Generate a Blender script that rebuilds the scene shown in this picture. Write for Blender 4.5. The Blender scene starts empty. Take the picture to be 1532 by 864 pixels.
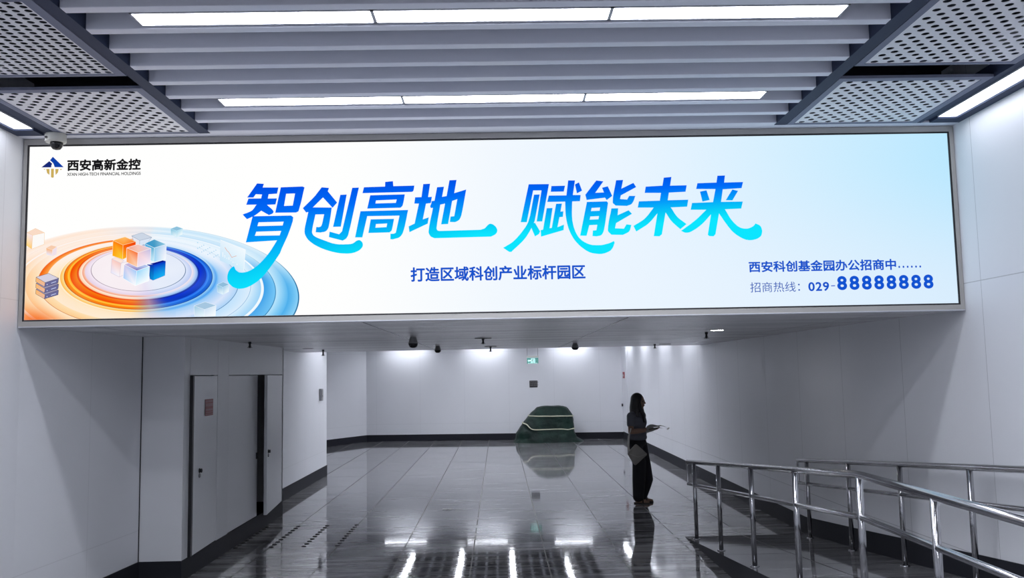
import bpy, bmesh, math, random
from mathutils import Vector, Matrix, noise
from mathutils.geometry import tessellate_polygon

SC = bpy.context.scene
COL = SC.collection

# ------------------------------------------------------------------ camera, world, exposure
CAM_F, CAM_PITCH, CAM_YAW, CAM_ROLL, CAM_H = 1307.35, 0.0954, 0.0170, -0.0194, 1.9703
def camera():
    cd = bpy.data.cameras.new('camera')
    cd.sensor_fit = 'HORIZONTAL'; cd.sensor_width = 36.0
    cd.lens = 36.0 * CAM_F / 1532.0
    cd.clip_end = 200
    o = bpy.data.objects.new('camera', cd); COL.objects.link(o)
    p, y, r = CAM_PITCH, CAM_YAW, CAM_ROLL
    f = Vector((math.sin(y)*math.cos(p), math.cos(y)*math.cos(p), math.sin(p)))
    rt = Vector((math.cos(y), -math.sin(y), 0)); up = rt.cross(f)
    rt2 = rt*math.cos(r) + up*math.sin(r); up2 = up*math.cos(r) - rt*math.sin(r)
    m = Matrix((rt2, up2, -f)).transposed().to_4x4()
    m.translation = (0, 0, CAM_H)
    o.matrix_world = m
    SC.camera = o
camera()
W = bpy.data.worlds.new('world'); SC.world = W; W.use_nodes = True
W.node_tree.nodes['Background'].inputs[0].default_value = (0.02, 0.02, 0.025, 1)
W.node_tree.nodes['Background'].inputs[1].default_value = 1.0
SC.view_settings.view_transform = 'Standard'
SC.view_settings.look = 'None'
SC.view_settings.exposure = 0.0
SC.view_settings.gamma = 1.0
SC.view_settings.use_curve_mapping = False
ROW_E = 30.0       # linear lamps between the baffles
STRIP_E = 6.5     # lamp strips along the side walls
FAR_ROW_E = 35.0   # lamp lines in the farther ceiling
WASH_E = 28.0      # wall washing lamps in the farther ceiling
SCREEN_E = 1.0

# ------------------------------------------------------------------ main dimensions (metres)
D = 6.79                 # plane of the big screen
ZC, ZS = 3.871, 2.398    # high ceiling, low ceiling
YE, ZU = 15.6, 2.90      # end of the low ceiling, underside of the farther ceiling
XL, XR = -3.705, 3.675
XR2 = 3.62

# ------------------------------------------------------------------ materials
def lin(c):
    return tuple((v/12.92 if v <= .04045 else ((v+.055)/1.055)**2.4) for v in c)
def mat(name, col, rough=.5, metal=0.0, spec=.5, emit=None, estr=1.0):
    m = bpy.data.materials.new(name); m.use_nodes = True
    b = m.node_tree.nodes['Principled BSDF']
    b.inputs['Base Color'].default_value = (*col, 1)
    b.inputs['Roughness'].default_value = rough
    b.inputs['Metallic'].default_value = metal
    b.inputs['Specular IOR Level'].default_value = spec
    if emit:
        b.inputs['Emission Color'].default_value = (*emit, 1)
        b.inputs['Emission Strength'].default_value = estr
    return m
class NT:
    def __init__(s, m): s.t = m.node_tree; s.b = s.t.nodes.get('Principled BSDF')
    def n(s, typ, **kw):
        x = s.t.nodes.new(typ)
        for k, v in kw.items(): setattr(x, k, v)
        return x
    def l(s, a, b): s.t.links.new(a, b)
    def math(s, op, a, b):
        x = s.n('ShaderNodeMath', operation=op)
        for i, v in enumerate((a, b)):
            if isinstance(v, (int, float)): x.inputs[i].default_value = v
            else: s.l(v, x.inputs[i])
        return x.outputs[0]
    def pos(s):
        g = s.n('ShaderNodeNewGeometry'); q = s.n('ShaderNodeSeparateXYZ'); s.l(g.outputs['Position'], q.inputs[0])
        return g.outputs['Position'], q.outputs
    def comb(s, a, b, c=0.0):
        x = s.n('ShaderNodeCombineXYZ')
        for i, v in enumerate((a, b, c)):
            if isinstance(v, (int, float)): x.inputs[i].default_value = v
            else: s.l(v, x.inputs[i])
        return x.outputs[0]
    def brick(s, vec, w, h, mortar, off=0.0):
        x = s.n('ShaderNodeTexBrick', offset=off, offset_frequency=2, squash=1.0)
        s.l(vec, x.inputs['Vector'])
        x.inputs['Scale'].default_value = 1; x.inputs['Mortar Size'].default_value = mortar
        x.inputs['Mortar Smooth'].default_value = 0.1
        x.inputs['Brick Width'].default_value = w; x.inputs['Row Height'].default_value = h
        return x.outputs['Fac']
    def noise(s, vec, scale, detail=3, rough=.55):
        x = s.n('ShaderNodeTexNoise'); s.l(vec, x.inputs['Vector'])
        x.inputs['Scale'].default_value = scale; x.inputs['Detail'].default_value = detail; x.inputs['Roughness'].default_value = rough
        return x.outputs[0]
    def ramp(s, fac, stops):
        x = s.n('ShaderNodeValToRGB'); e = x.color_ramp.elements
        while len(e) < len(stops): e.new(.5)
        for i, (p, c) in enumerate(stops):
            e[i].position = p; e[i].color = (*c, 1) if isinstance(c, tuple) else (c, c, c, 1)
        s.l(fac, x.inputs[0]); return x.outputs[0]
    def mix(s, fac, a, b):
        x = s.n('ShaderNodeMix', data_type='RGBA')
        for i, v in ((0, fac), (6, a), (7, b)):
            if isinstance(v, (int, float)): x.inputs[i].default_value = v
            elif isinstance(v, tuple): x.inputs[i].default_value = (*v, 1)
            else: s.l(v, x.inputs[i])
        return x.outputs[2]

def wall_mat(name, axis, shift, width=1.332, col=(.79, .80, .84), joint=.45):
    m = mat(name, col, .38, spec=.4); n = NT(m); p, q = n.pos()
    v = n.comb(n.math('ADD', q[axis], shift), n.math('ADD', q[2], 1.6 - 0.0))
    f = n.brick(v, width, 2.1, .0035)
    nz = n.noise(n.comb(q[0], q[1], n.math('MULTIPLY', q[2], .5)), .7, 2)
    base = n.ramp(nz, [(.3, tuple(c*.96 for c in col)), (.7, col)])
    n.l(n.mix(n.math('MULTIPLY', f, joint), base, (.16, .16, .18)), n.b.inputs['Base Color'])
    return m
M = {}
M['wall_y'] = wall_mat('white_panel_wall', 1, 1.332*12 - 6.55)
M['wall_x'] = wall_mat('white_panel_wall_end', 0, 1.332*12 - .3, joint=.16)
M['wall_l'] = wall_mat('white_panel_wall_left', 1, 1.332*12 - 6.55, joint=.16)
M['closet'] = mat('closet_panel', (.72, .73, .76), .34, spec=.5)
M['door'] = mat('door_leaf', (.74, .75, .78), .32, spec=.5)
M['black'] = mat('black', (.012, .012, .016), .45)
M['base'] = mat('dark_granite_skirting', (.020, .021, .028), .6, spec=.15)
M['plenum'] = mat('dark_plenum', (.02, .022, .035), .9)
M['rail'] = mat('blue_grey_rail', (.045, .058, .105), .6, spec=.12)
M['lip'] = mat('panel_lip', (.20, .22, .31), .55, spec=.2)
M['baffle'] = mat('pale_baffle', (.80, .82, .93), .42)
M['perf'] = mat('perforated_sheet', (.84, .845, .90), .45)
M['frame'] = mat('billboard_frame', (.43, .42, .405), .45, .0)
M['steel'] = mat('brushed_steel', (.42, .42, .44), .17, 1.0)
M['steel_dark'] = mat('dull_steel', (.28, .28, .30), .35, .9)
M['white_plastic'] = mat('white_plastic', (.62, .62, .58), .4)
M['dome'] = mat('smoked_dome', (.01, .01, .012), .1)
M['grey_plastic'] = mat('grey_plastic', (.27, .275, .28), .5)
M['dark_metal'] = mat('dark_metal', (.03, .03, .035), .4, .4)
M['lamp_row'] = mat('lamp_diffuser', (.8, .8, .8), .5, emit=(.89, .92, 1.0), estr=ROW_E)
M['lamp_strip'] = mat('strip_diffuser', (.8, .8, .8), .5, emit=(.89, .92, 1.0), estr=STRIP_E)
M['lamp_far'] = mat('far_diffuser', (.8, .8, .8), .5, emit=(.89, .92, 1.0), estr=FAR_ROW_E)
M['lamp_wash'] = mat('wash_diffuser', (.8, .8, .8), .5, emit=(.89, .92, 1.0), estr=WASH_E)
M['lamp_down'] = mat('downlight_diffuser', (.8, .8, .8), .5, emit=(1, .99, .97), estr=40)
M['lamp_frame'] = mat('lamp_frame', (.55, .56, .62), .45)
M['red'] = mat('faded_red', (.33, .045, .06), .5)
M['paper'] = mat('paper', (.52, .51, .48), .7)
M['rope'] = mat('pale_rope', (.55, .55, .42), .8)
M['skin'] = mat('skin', (.26, .155, .11), .55)
M['hair'] = mat('black_hair', (.012, .010, .010), .45)
M['shirt'] = mat('grey_cotton', (.12, .125, .15), .85)
M['trousers'] = mat('black_cloth', (.010, .010, .014), .85)
M['sandal'] = mat('dark_leather', (.03, .02, .015), .6)
M['bag'] = mat('pale_leather', (.36, .34, .31), .55)
M['strap'] = mat('pale_strap', (.55, .54, .52), .55)

def floor_mat():
    m = mat('polished_granite', (.06, .06, .065), .07, spec=.62); n = NT(m); p, q = n.pos()
    v = n.comb(n.math('ADD', q[1], 40 + .35), n.math('ADD', q[0], 40.18 - .164 + .003))
    f = n.brick(v, 1.585, .794, .0075, .5)
    sv = n.comb(n.math('MULTIPLY', q[0], .9), n.math('MULTIPLY', q[1], 6.5), 0.0)
    a = n.noise(sv, 1.0, 5, .6)
    col = n.ramp(a, [(.34, (.06, .06, .065)), (.5, (.18, .18, .19)), (.66, (.34, .34, .355))])
    n.l(n.mix(f, col, (.008, .008, .010)), n.b.inputs['Base Color'])
    r = n.ramp(a, [(.3, .07), (.7, .03)])
    n.l(n.math('ADD', r, n.math('MULTIPLY', f, .45)), n.b.inputs['Roughness'])
    bp = n.n('ShaderNodeBump'); bp.inputs['Strength'].default_value = .012; bp.inputs['Distance'].default_value = .02
    n.l(n.noise(n.comb(n.math('MULTIPLY', q[0], 1.5), n.math('MULTIPLY', q[1], 5.0), 0.0), 1.6, 2), bp.inputs['Height'])
    n.l(bp.outputs[0], n.b.inputs['Normal'])
    return m
M['floor'] = floor_mat()
def soffit_mat():
    m = mat('ceiling_planks', (.40, .41, .44), .27, spec=1.0); n = NT(m); p, q = n.pos()
    v = n.comb(n.math('ADD', q[0], 1.089 + 2.146*4), q[1])
    f = n.brick(v, 2.146, .6, .009)
    a = n.noise(n.comb(n.math('MULTIPLY', q[0], .25), n.math('MULTIPLY', q[1], 2.2), 0.0), 1.0, 3)
    col = n.ramp(a, [(.38, (.68, .69, .72)), (.62, (.86, .87, .90))])
    n.l(n.mix(n.math('MULTIPLY', f, .8), col, (.05, .05, .06)), n.b.inputs['Base Color'])
    return m
M['soffit'] = soffit_mat()
def tarp_mat():
    m = mat('green_tarpaulin', (.012, .045, .032), .55, spec=.25); n = NT(m); p, q = n.pos()
    a = n.noise(p, 3.0, 4)
    n.l(n.ramp(a, [(.35, (.003, .012, .010)), (.65, (.009, .030, .022))]), n.b.inputs['Base Color'])
    bp = n.n('ShaderNodeBump'); bp.inputs['Strength'].default_value = .9; bp.inputs['Distance'].default_value = .04
    n.l(n.noise(p, 5.0, 4), bp.inputs['Height']); n.l(bp.outputs[0], n.b.inputs['Normal'])
    return m
M['tarp'] = tarp_mat()

# emissive pictures on the screen -------------------------------------------------
def emis(name, col=None, attr=None):
    m = bpy.data.materials.new(name); m.use_nodes = True; t = m.node_tree; t.nodes.clear()
    o = t.nodes.new('ShaderNodeOutputMaterial'); e = t.nodes.new('ShaderNodeEmission')
    e.inputs[1].default_value = SCREEN_E
    if attr:
        a = t.nodes.new('ShaderNodeVertexColor'); a.layer_name = attr; t.links.new(a.outputs[0], e.inputs[0])
    else: e.inputs[0].default_value = (*lin(col), 1)
    t.links.new(e.outputs[0], o.inputs[0]); return m
M['art'] = emis('screen_picture', attr='Col')
M['txt_blue'] = emis('screen_text_blue', (.10, .33, .80))
M['txt_blue2'] = emis('screen_number_blue', (.07, .33, .82))
M['txt_thin'] = emis('screen_text_thin', (.24, .38, .72))
M['txt_black'] = emis('screen_text_black', (.09, .09, .10))
M['logo_navy'] = emis('logo_navy', (.09, .16, .47))
M['logo_blue'] = emis('logo_blue', (.05, .25, .66))
M['logo_gold'] = emis('logo_gold', (.80, .68, .36))

# ------------------------------------------------------------------ mesh helpers
LOC = {}
def empty(name, loc, label=None, cat=None, group=None, kind=None):
    o = bpy.data.objects.new(name, None); COL.objects.link(o); o.location = loc
    o.empty_display_size = .1
    LOC[o] = Vector(loc); tag(o, label, cat, group, kind); return o
def tag(o, label=None, cat=None, group=None, kind=None):
    if label: o['label'] = label
    if cat: o['category'] = cat
    if group: o['group'] = group
    if kind: o['kind'] = kind
    return o
def smooth(o, on=True):
    for p in o.data.polygons: p.use_smooth = on
    return o
def obj(name, bm, m, parent=None, sm=False, origin=None, **tags):
    """bm is in world coordinates; links ONE mesh object"""
    if isinstance(bm, bpy.types.Mesh): me = bm
    else:
        me = bpy.data.meshes.new(name)
        bmesh.ops.recalc_face_normals(bm, faces=bm.faces[:]); bm.to_mesh(me); bm.free()
    off = LOC[parent] if parent else Vector(origin) if origin else Vector((0, 0, 0))
    me.transform(Matrix.Translation(-off))
    for mm in (m if isinstance(m, (list, tuple)) else [m]): me.materials.append(mm)
    o = bpy.data.objects.new(name, me); COL.objects.link(o)
    if parent: o.parent = parent; LOC[o] = LOC[parent]
    else: o.location = off; LOC[o] = off
    if sm: smooth(o)
    tag(o, **tags); return o
def struct(name, bm, m, parent=None, **k):
    return obj(name, bm, m, parent, kind='structure', **k)
def copy_thing(o, delta, **tags):
    """copy a thing and its parts and sub-parts, moved by delta"""
    c = o.copy(); COL.objects.link(c); c.location = o.location + Vector(delta)
    def kids(src, dst):
        for ch in [x for x in COL.objects if x.parent == src]:
            d = ch.copy(); COL.objects.link(d); d.parent = dst; kids(ch, d)
    kids(o, c); tag(c, **tags); return c
def new(): return bmesh.new()
def box(bm, x0, x1, y0, y1, z0, z1, bev=0.0):
    vs = [bm.verts.new((x, y, z)) for x in (x0, x1) for y in (y0, y1) for z in (z0, z1)]
    fs = [(0, 1, 3, 2), (4, 6, 7, 5), (0, 4, 5, 1), (2, 3, 7, 6), (0, 2, 6, 4), (1, 5, 7, 3)]
    F = [bm.faces.new([vs[i] for i in f]) for f in fs]
    if bev:
        E = list({e for f in F for e in f.edges})
        bmesh.ops.bevel(bm, geom=E, offset=bev, segments=2, affect='EDGES', profile=.5)
    return bm
def prism(bm, pts, a, b, axis=2):
    """polygon pts extruded from a to b along axis"""
    def P(p, t):
        v = list(p); v.insert(axis, t); return v
    A = [bm.verts.new(P(p, a)) for p in pts]; B = [bm.verts.new(P(p, b)) for p in pts]
    bm.faces.new(A); bm.faces.new(B[::-1])
    for i in range(len(pts)):
        j = (i+1) % len(pts); bm.faces.new((A[i], B[i], B[j], A[j]))
    return bm
def lathe(bm, prof, c, seg=24, axis=(0, 0, 1)):
    """prof: (radius, height) list around axis through c"""
    ax = Vector(axis).normalized(); u = ax.orthogonal().normalized(); v = ax.cross(u); c = Vector(c)
    rings = []
    for r, h in prof:
        if r < 1e-6: rings.append([bm.verts.new(c + ax*h)])
        else: rings.append([bm.verts.new(c + ax*h + (u*math.cos(t) + v*math.sin(t))*r) for t in [2*math.pi*k/seg for k in range(seg)]])
    for A, B in zip(rings, rings[1:]):
        for k in range(seg):
            a, b = A[k % len(A)], A[(k+1) % len(A)]; c2, d = B[(k+1) % len(B)], B[k % len(B)]
            vs = []
            for q in (a, b, c2, d):
                if q not in vs: vs.append(q)
            if len(vs) > 2:
                try: bm.faces.new(vs)
                except ValueError: pass
    for R in (rings[0], rings[-1]):
        if len(R) > 2:
            try: bm.faces.new(R)
            except ValueError: pass
    return bm
def tube(bm, pts, r, seg=14, cap=True):
    pts = [Vector(p) for p in pts]; rings = []; n = len(pts)
    prev = None
    for i, p in enumerate(pts):
        d = ((pts[min(i+1, n-1)] - p).normalized() + (p - pts[max(i-1, 0)]).normalized())
        d = d.normalized() if d.length > 1e-6 else (pts[min(i+1, n-1)] - p).normalized()
        u = (prev - d*prev.dot(d)).normalized() if prev is not None else (Vector((0, 0, 1)).cross(d).normalized() if abs(d.z) < .9 else Vector((1, 0, 0)))
        prev = u; v = d.cross(u)
        rr = r[i] if isinstance(r, (list, tuple)) else r
        rings.append([bm.verts.new(p + (u*math.cos(t) + v*math.sin(t))*rr) for t in [2*math.pi*k/seg for k in range(seg)]])
    for A, B in zip(rings, rings[1:]):
        for k in range(seg): bm.faces.new((A[k], A[(k+1) % seg], B[(k+1) % seg], B[k]))
    if cap: bm.faces.new(rings[0]); bm.faces.new(rings[-1][::-1])
    return bm
def quad(bm, *ps): bm.faces.new([bm.verts.new(p) for p in ps]); return bm

# ------------------------------------------------------------------ the setting
bm = new(); box(bm, -7, XR+.3, -5, 27.5, -.1, 0)
struct('floor', bm, M['floor'], label='polished grey granite tile floor of the passage')
T = .15
bm = new(); prism(bm, [(XL, -4.5), (XL, 6.85), (-3.56, 8.82), (-3.56-.4, 8.82), (XL-.3, 6.85), (XL-.3, -4.5)], 0, 4.5)
struct('wall_left', bm, M['wall_l'], label='white panelled left wall in front of the cupboards')
bm = new(); prism(bm, [(-3.485, 12.84), (-3.485, 17.84), (-6.2, 17.84), (-6.2, 17.6), (-3.9, 17.6), (-3.9, 12.84)], 0, 3.4)
struct('wall_left_passage', bm, M['wall_l'], label='white panelled left wall beyond the cupboards')
bm = new(); prism(bm, [(XR, -4.5), (XR, 6.8), (XR2, 9.0), (XR2, 26.2), (XR2+.4, 26.2), (XR2+.4, -4.5)], 0, 4.5)
struct('wall_right', bm, M['wall_y'], label='long white panelled right wall beside the ramp')
bm = new(); prism(bm, [(-4.0, 26.6), (XR2+.4, 25.7), (XR2+.4, 26.1), (-4.0, 27.0)], 0, 3.4)
struct('wall_far', bm, M['wall_x'], label='white far wall behind the tarpaulin heap')
bm = new(); prism(bm, [(-4.0, 26.6), (-6.2, 22.4), (-6.2, 17.6), (-6.5, 17.6), (-6.5, 22.5), (-4.2, 27.0), (-4.0, 27.0)], 0, 3.4)
struct('wall_far_left', bm, M['wall_x'], label='white angled wall left of the far wall')
bm = new(); box(bm, XL-.3, XR+.3, -4.8, -4.5, 0, 4.5)
struct('wall_rear', bm, M['wall_x'], label='wall closing the hall at the rear')
# cupboard block: jog face, stiles, header with open joints between the panels
bm = new()
XB = -3.14
box(bm, -3.60, XB, 8.82, 8.90, .2, ZS+.02)
for (y0, y1, z0, z1) in [(8.90, 8.985, .2, ZS+.02), (8.989, 9.868, 2.008, ZS+.02), (9.872, 10.268, .2, ZS+.02), (10.272, 12.80, 2.008, ZS+.02), (12.804, 12.84, .2, ZS+.02)]:
    box(bm, XB-.04, XB, y0, y1, z0, z1)
box(bm, -3.60, XB, 12.80, 12.84, .2, ZS+.02)
struct('wall_closet', bm, M['closet'], label='grey panelled cupboard block projecting from the left wall')
bm = new(); box(bm, -3.566, -3.553, 8.811, 8.822, .2, ZS)
struct('trim_8', bm, M['black'])
bm = new(); box(bm, -3.62, -3.60, 8.90, 12.80, 0, ZS); box(bm, XB-.08, XB-.05, 9.87, 10.27, .2, ZS)
box(bm, -3.60, XB-.05, 8.90, 12.80, .15, .2)
struct('wall_closet_inside', bm, M['black'])  # inner faces coloured black: the cupboard's inside shade is put into the colour
# skirting boards
def skirt(name, pts, h, m='base', t=.012, **k):
    bm = new()
    for (a, b) in zip(pts, pts[1:]):
        a3, b3 = Vector((*a, 0)), Vector((*b, 0)); d = (b3-a3).normalized(); nrm = d.cross(Vector((0, 0, 1)))
        q = [a3 - d*0, b3 + d*0, b3 + nrm*t, a3 + nrm*t]
        prism(bm, [(p.x, p.y) for p in q], .0, h)
    return struct(name, bm, M[m], **k)
skirt('baseboard_left', [(XL, -4.5), (XL, 6.85), (-3.56, 8.82)], .2)
bm = new(); box(bm, -3.6, XB+.004, 8.812, 12.845, 0, .2)
struct('baseboard_closet', bm, M['base'])
skirt('baseboard_left_passage', [(-3.485, 12.845), (-3.485, 17.85), (-6.2, 17.85)], .2)
skirt('baseboard_far_left', [(-6.2, 22.4), (-4.0, 26.6)], .19)
skirt('baseboard_far', [(-4.0, 26.6), (XR2, 25.74)], .19)
# ramp
RY0, RS, RY1 = 10.55, .083, 5.55
def ramp_z(y): return 0 if y > RY0 else (RY0 - max(y, RY1))*RS
KX = 2.17
bm = new()
sec = [(y, ramp_z(y)) for y in (RY0, RY1, -4.5)]
A = [bm.verts.new((KX, y, z)) for y, z in sec]; Bv = [bm.verts.new((XR+.02, y, z)) for y, z in sec]
for i in range(2): f = bm.faces.new((A[i], A[i+1], Bv[i+1], Bv[i]))
lo = [bm.verts.new((KX, y, 0)) for y, z in sec[1:]]
f1 = bm.faces.new((A[0], lo[0], A[1])); f2 = bm.faces.new((A[1], lo[0], lo[1], A[2])); f1.material_index = f2.material_index = 1
struct('ramp', bm, [M['floor'], M['base']], label='polished grey granite ramp rising along the right wall')
bm = new()
ys = [26.0, RY0, RY1, -4.5]
def xr(y): return XR2 if y >= 9 else XR2 + (XR-XR2)*(9-y)/2.2 if y > 6.8 else XR
ys = [25.78, RY0, 9.0, 6.8, RY1, -4.5]
F = [(bm.verts.new((xr(y)-.012, y, 0)), bm.verts.new((xr(y)-.012, y, ramp_z(y)+.2)), bm.verts.new((xr(y)+.01, y, ramp_z(y)+.2)), bm.verts.new((xr(y)+.01, y, 0))) for y in ys]
for a, b in zip(F, F[1:]):
    for i in range(4): bm.faces.new((a[i], a[(i+1) % 4], b[(i+1) % 4], b[i]))
bm.faces.new(F[0]); bm.faces.new(F[-1])
struct('baseboard_right', bm, M['base'], label='dark skirting along the right wall, rising with the ramp')
# ceilings
bm = new(); box(bm, XL-.3, XR+.3, -4.5, D+.2, 4.36, 4.5)
struct('ceiling', bm, M['plenum'], label='dark void above the baffles')
bm = new(); box(bm, XL-.2, XR+.2, 6.86, YE, ZS, ZS+.03)
struct('ceiling_lower', bm, M['soffit'], label='grey metal plank ceiling of the low passage')
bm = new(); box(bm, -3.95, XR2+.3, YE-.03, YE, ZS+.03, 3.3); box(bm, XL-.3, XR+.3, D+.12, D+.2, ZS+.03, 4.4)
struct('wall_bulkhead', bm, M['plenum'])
bm = new(); box(bm, -6.5, XR2+.4, YE, 27.2, 3.25, 3.35)
struct('ceiling_far', bm, M['plenum'], label='dark void above the farther ceiling')
# flat margins of the farther ceiling
bm = new(); box(bm, -6.5, -3.0, YE, 27, ZU, ZU+.03); box(bm, 2.42, XR2+.3, YE, 27, ZU, ZU+.03); box(bm, -3.0, 2.42, 24.62, 27, ZU, ZU+.03)
struct('ceiling_far_margin', bm, M['soffit'])
# ------------------------------------------------------------------ high ceiling: trims, baffles, lamps, perforated panels
def trimbox(name, *bx):
    bm = new()
    for b in bx: box(bm, *b)
    return struct(name, bm, M['baffle' if name == 'trim_7' else 'rail'])
YB = 2.6
trimbox('trim_1', (-2.298, -2.215, YB, 6.70, ZC, ZC+.16)); trimbox('trim_2', (2.205, 2.296, YB, 6.70, ZC, ZC+.16))
trimbox('trim_3', (-3.41, -3.375, YB, 6.70, ZC, ZC+.1), (-3.50, -3.41, YB, 6.70, ZC+.02, ZC+.1))
trimbox('trim_4', (3.34, 3.372, YB, 6.70, ZC, ZC+.1), (3.372, 3.44, YB, 6.70, ZC+.02, ZC+.1))
trimbox('trim_5', (-3.705, -3.645, YB, 6.70, ZC, ZC+.1), (-3.645, -3.50, 6.545, 6.70, ZC, ZC+.1)); trimbox('trim_6', (3.59, 3.675, YB, 6.70, ZC, ZC+.1), (3.44, 3.59, 6.575, 6.70, ZC, ZC+.1))
trimbox('trim_7', (XL, XR, 6.70, 6.80, ZC+.001, ZC+.06))
ORD = ['nearest the screen', 'second from the screen', 'third from the screen', 'fourth from the screen', 'fifth from the screen', 'sixth from the screen', 'seventh from the screen', 'eighth from the screen', 'ninth from the screen', 'tenth from the screen']
bf = None; STEP = .286; Y0 = 6.705
for k in range(9):
    y1 = Y0 - STEP*k
    lab = 'long pale ceiling baffle, %s' % ORD[k]
    if bf is None:
        bf = obj('ceiling_baffle', box(new(), -2.214, 2.204, y1-.072, y1, ZC, ZC+.15, .004), M['baffle'], origin=(0, y1, ZC), label=lab, cat='ceiling baffle', group='ceiling baffles under the high ceiling')
    else: copy_thing(bf, (0, -STEP*k, 0), label=lab)
def lamp(x0, x1, y0, y1, z, lm, label, group, lip=.010, name='linear_light', h=.05):
    o = empty(name, ((x0+x1)/2, (y0+y1)/2, z), label, 'ceiling light', group)
    bm = new()
    for b in ((x0, x0+lip, y0, y1), (x1-lip, x1, y0, y1), (x0, x1, y0, y0+lip), (x0, x1, y1-lip, y1)): box(bm, *b, z, z+h)
    box(bm, x0, x1, y0, y1, z+h, z+h+.01)
    obj('frame', bm, M['lamp_frame'], o)
    obj('diffuser', box(new(), x0+lip, x1-lip, y0+lip, y1-lip, z+.004, z+.02), M[lm], o, label='glowing white diffuser')
    return o
XS = [-1.90, -.635, .635, 1.90]
WH = ['left', 'middle', 'right']; RW = ['next to the screen', 'farther from the screen'] + [q + ' from the screen' for q in ('third', 'fourth', 'fifth', 'sixth', 'seventh')]
for r in range(7):
    yf = 6.036 - 1.43*r
    for i in range(3):
        lamp(XS[i], XS[i+1], yf-.168, yf, ZC+.004, 'lamp_row', 'bright linear lamp, %s one of the row %s' % (WH[i], RW[r]), 'linear lamps between the baffles')
for j, y1 in enumerate((6.545, 5.23, 3.915)):
    lamp(-3.645, -3.50, y1-1.31, y1, ZC+.01, 'lamp_strip', 'bright lamp strip along the left wall, %s' % ORD[j], 'lamp strips along the side walls', lip=.004)
for j, y1 in enumerate((6.575, 5.26, 3.945)):
    lamp(3.44, 3.59, y1-1.31, y1, ZC+.01, 'lamp_strip', 'bright lamp strip along the right wall, %s' % ORD[j], 'lamp strips along the side walls', lip=.004)

def perf_sheet(x0, x1, y0, y1, z, sx, sy, r, stag):
    bm = new(); ny = round((y1-y0)/sy); sy = (y1-y0)/ny; nx = round((x1-x0)/sx); sx = (x1-x0)/nx
    S = 12
    def cell(a, b, c, d, hole):
        if not hole: quad(bm, (a, c, z), (b, c, z), (b, d, z), (a, d, z)); return
        cx, cy, hx, hy = (a+b)/2, (c+d)/2, (b-a)/2, (d-c)/2
        ang = sorted([2*math.pi*i/S for i in range(S)] + [math.atan2(sy_*hy, sx_*hx) % (2*math.pi) for sx_ in (1, -1) for sy_ in (1, -1)])
        I, O = [], []
        for t in ang:
            u, v = math.cos(t), math.sin(t); k = min(hx/abs(u) if abs(u) > 1e-9 else 1e9, hy/abs(v) if abs(v) > 1e-9 else 1e9)
            I.append(bm.verts.new((cx+u*r, cy+v*r, z))); O.append(bm.verts.new((cx+u*k, cy+v*k, z)))
        for i in range(len(ang)):
            j = (i+1) % len(ang); bm.faces.new((I[i], O[i], O[j], I[j]))
    for j in range(ny):
        c, d = y0+j*sy, y0+(j+1)*sy
        if stag and j % 2:
            cell(x0, x0+sx/2, c, d, False); cell(x1-sx/2, x1, c, d, False)
            for i in range(nx-1): cell(x0+sx*(i+.5), x0+sx*(i+1.5), c, d, True)
        else:
            for i in range(nx): cell(x0+sx*i, x0+sx*(i+1), c, d, True)
    bmesh.ops.remove_doubles(bm, verts=bm.verts[:], dist=.0005)
    ret = bmesh.ops.extrude_face_region(bm, geom=bm.faces[:])
    bmesh.ops.translate(bm, verts=[v for v in ret['geom'] if isinstance(v, bmesh.types.BMVert)], vec=(0, 0, .003))
    return bm
def perf_panel(side, y0, y1, stag, label):
    xa, xb = (-3.372, -2.304) if side < 0 else (2.302, 3.337)
    ia, ib = (-3.325, -2.362) if side < 0 else (2.350, 3.285)
    o = empty('perforated_ceiling_panel', ((xa+xb)/2, (y0+y1)/2, ZC), label, 'ceiling panel', 'perforated ceiling panels')
    bm = new()
    for b in ((xa, ia, y0, y1), (ib, xb, y0, y1), (ia, ib, y0, y0+.06), (ia, ib, y1-.035, y1)): box(bm, *b, ZC, ZC+.02)
    obj('frame', bm, M['lip'], o, label='blue grey edge frame')
    obj('perforated_sheet', perf_sheet(ia, ib, y0+.06, y1-.035, ZC+.004, .1 if stag else .0655, .0285*2 if stag else .049, .0230 if stag else .0200, stag), M['perf'], o, label='pale sheet full of round holes')
perf_panel(-1, 5.615, 6.70, True, 'perforated ceiling panel above the left end of the screen')
perf_panel(-1, 4.21, 5.375, False, 'larger-looking perforated panel above left, past the dark gap from the screen')
perf_panel(1, 5.615, 6.70, True, 'perforated ceiling panel above the right end of the screen')
perf_panel(1, 4.21, 5.375, True, 'larger-looking perforated panel above right, past the dark gap from the screen')

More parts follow.
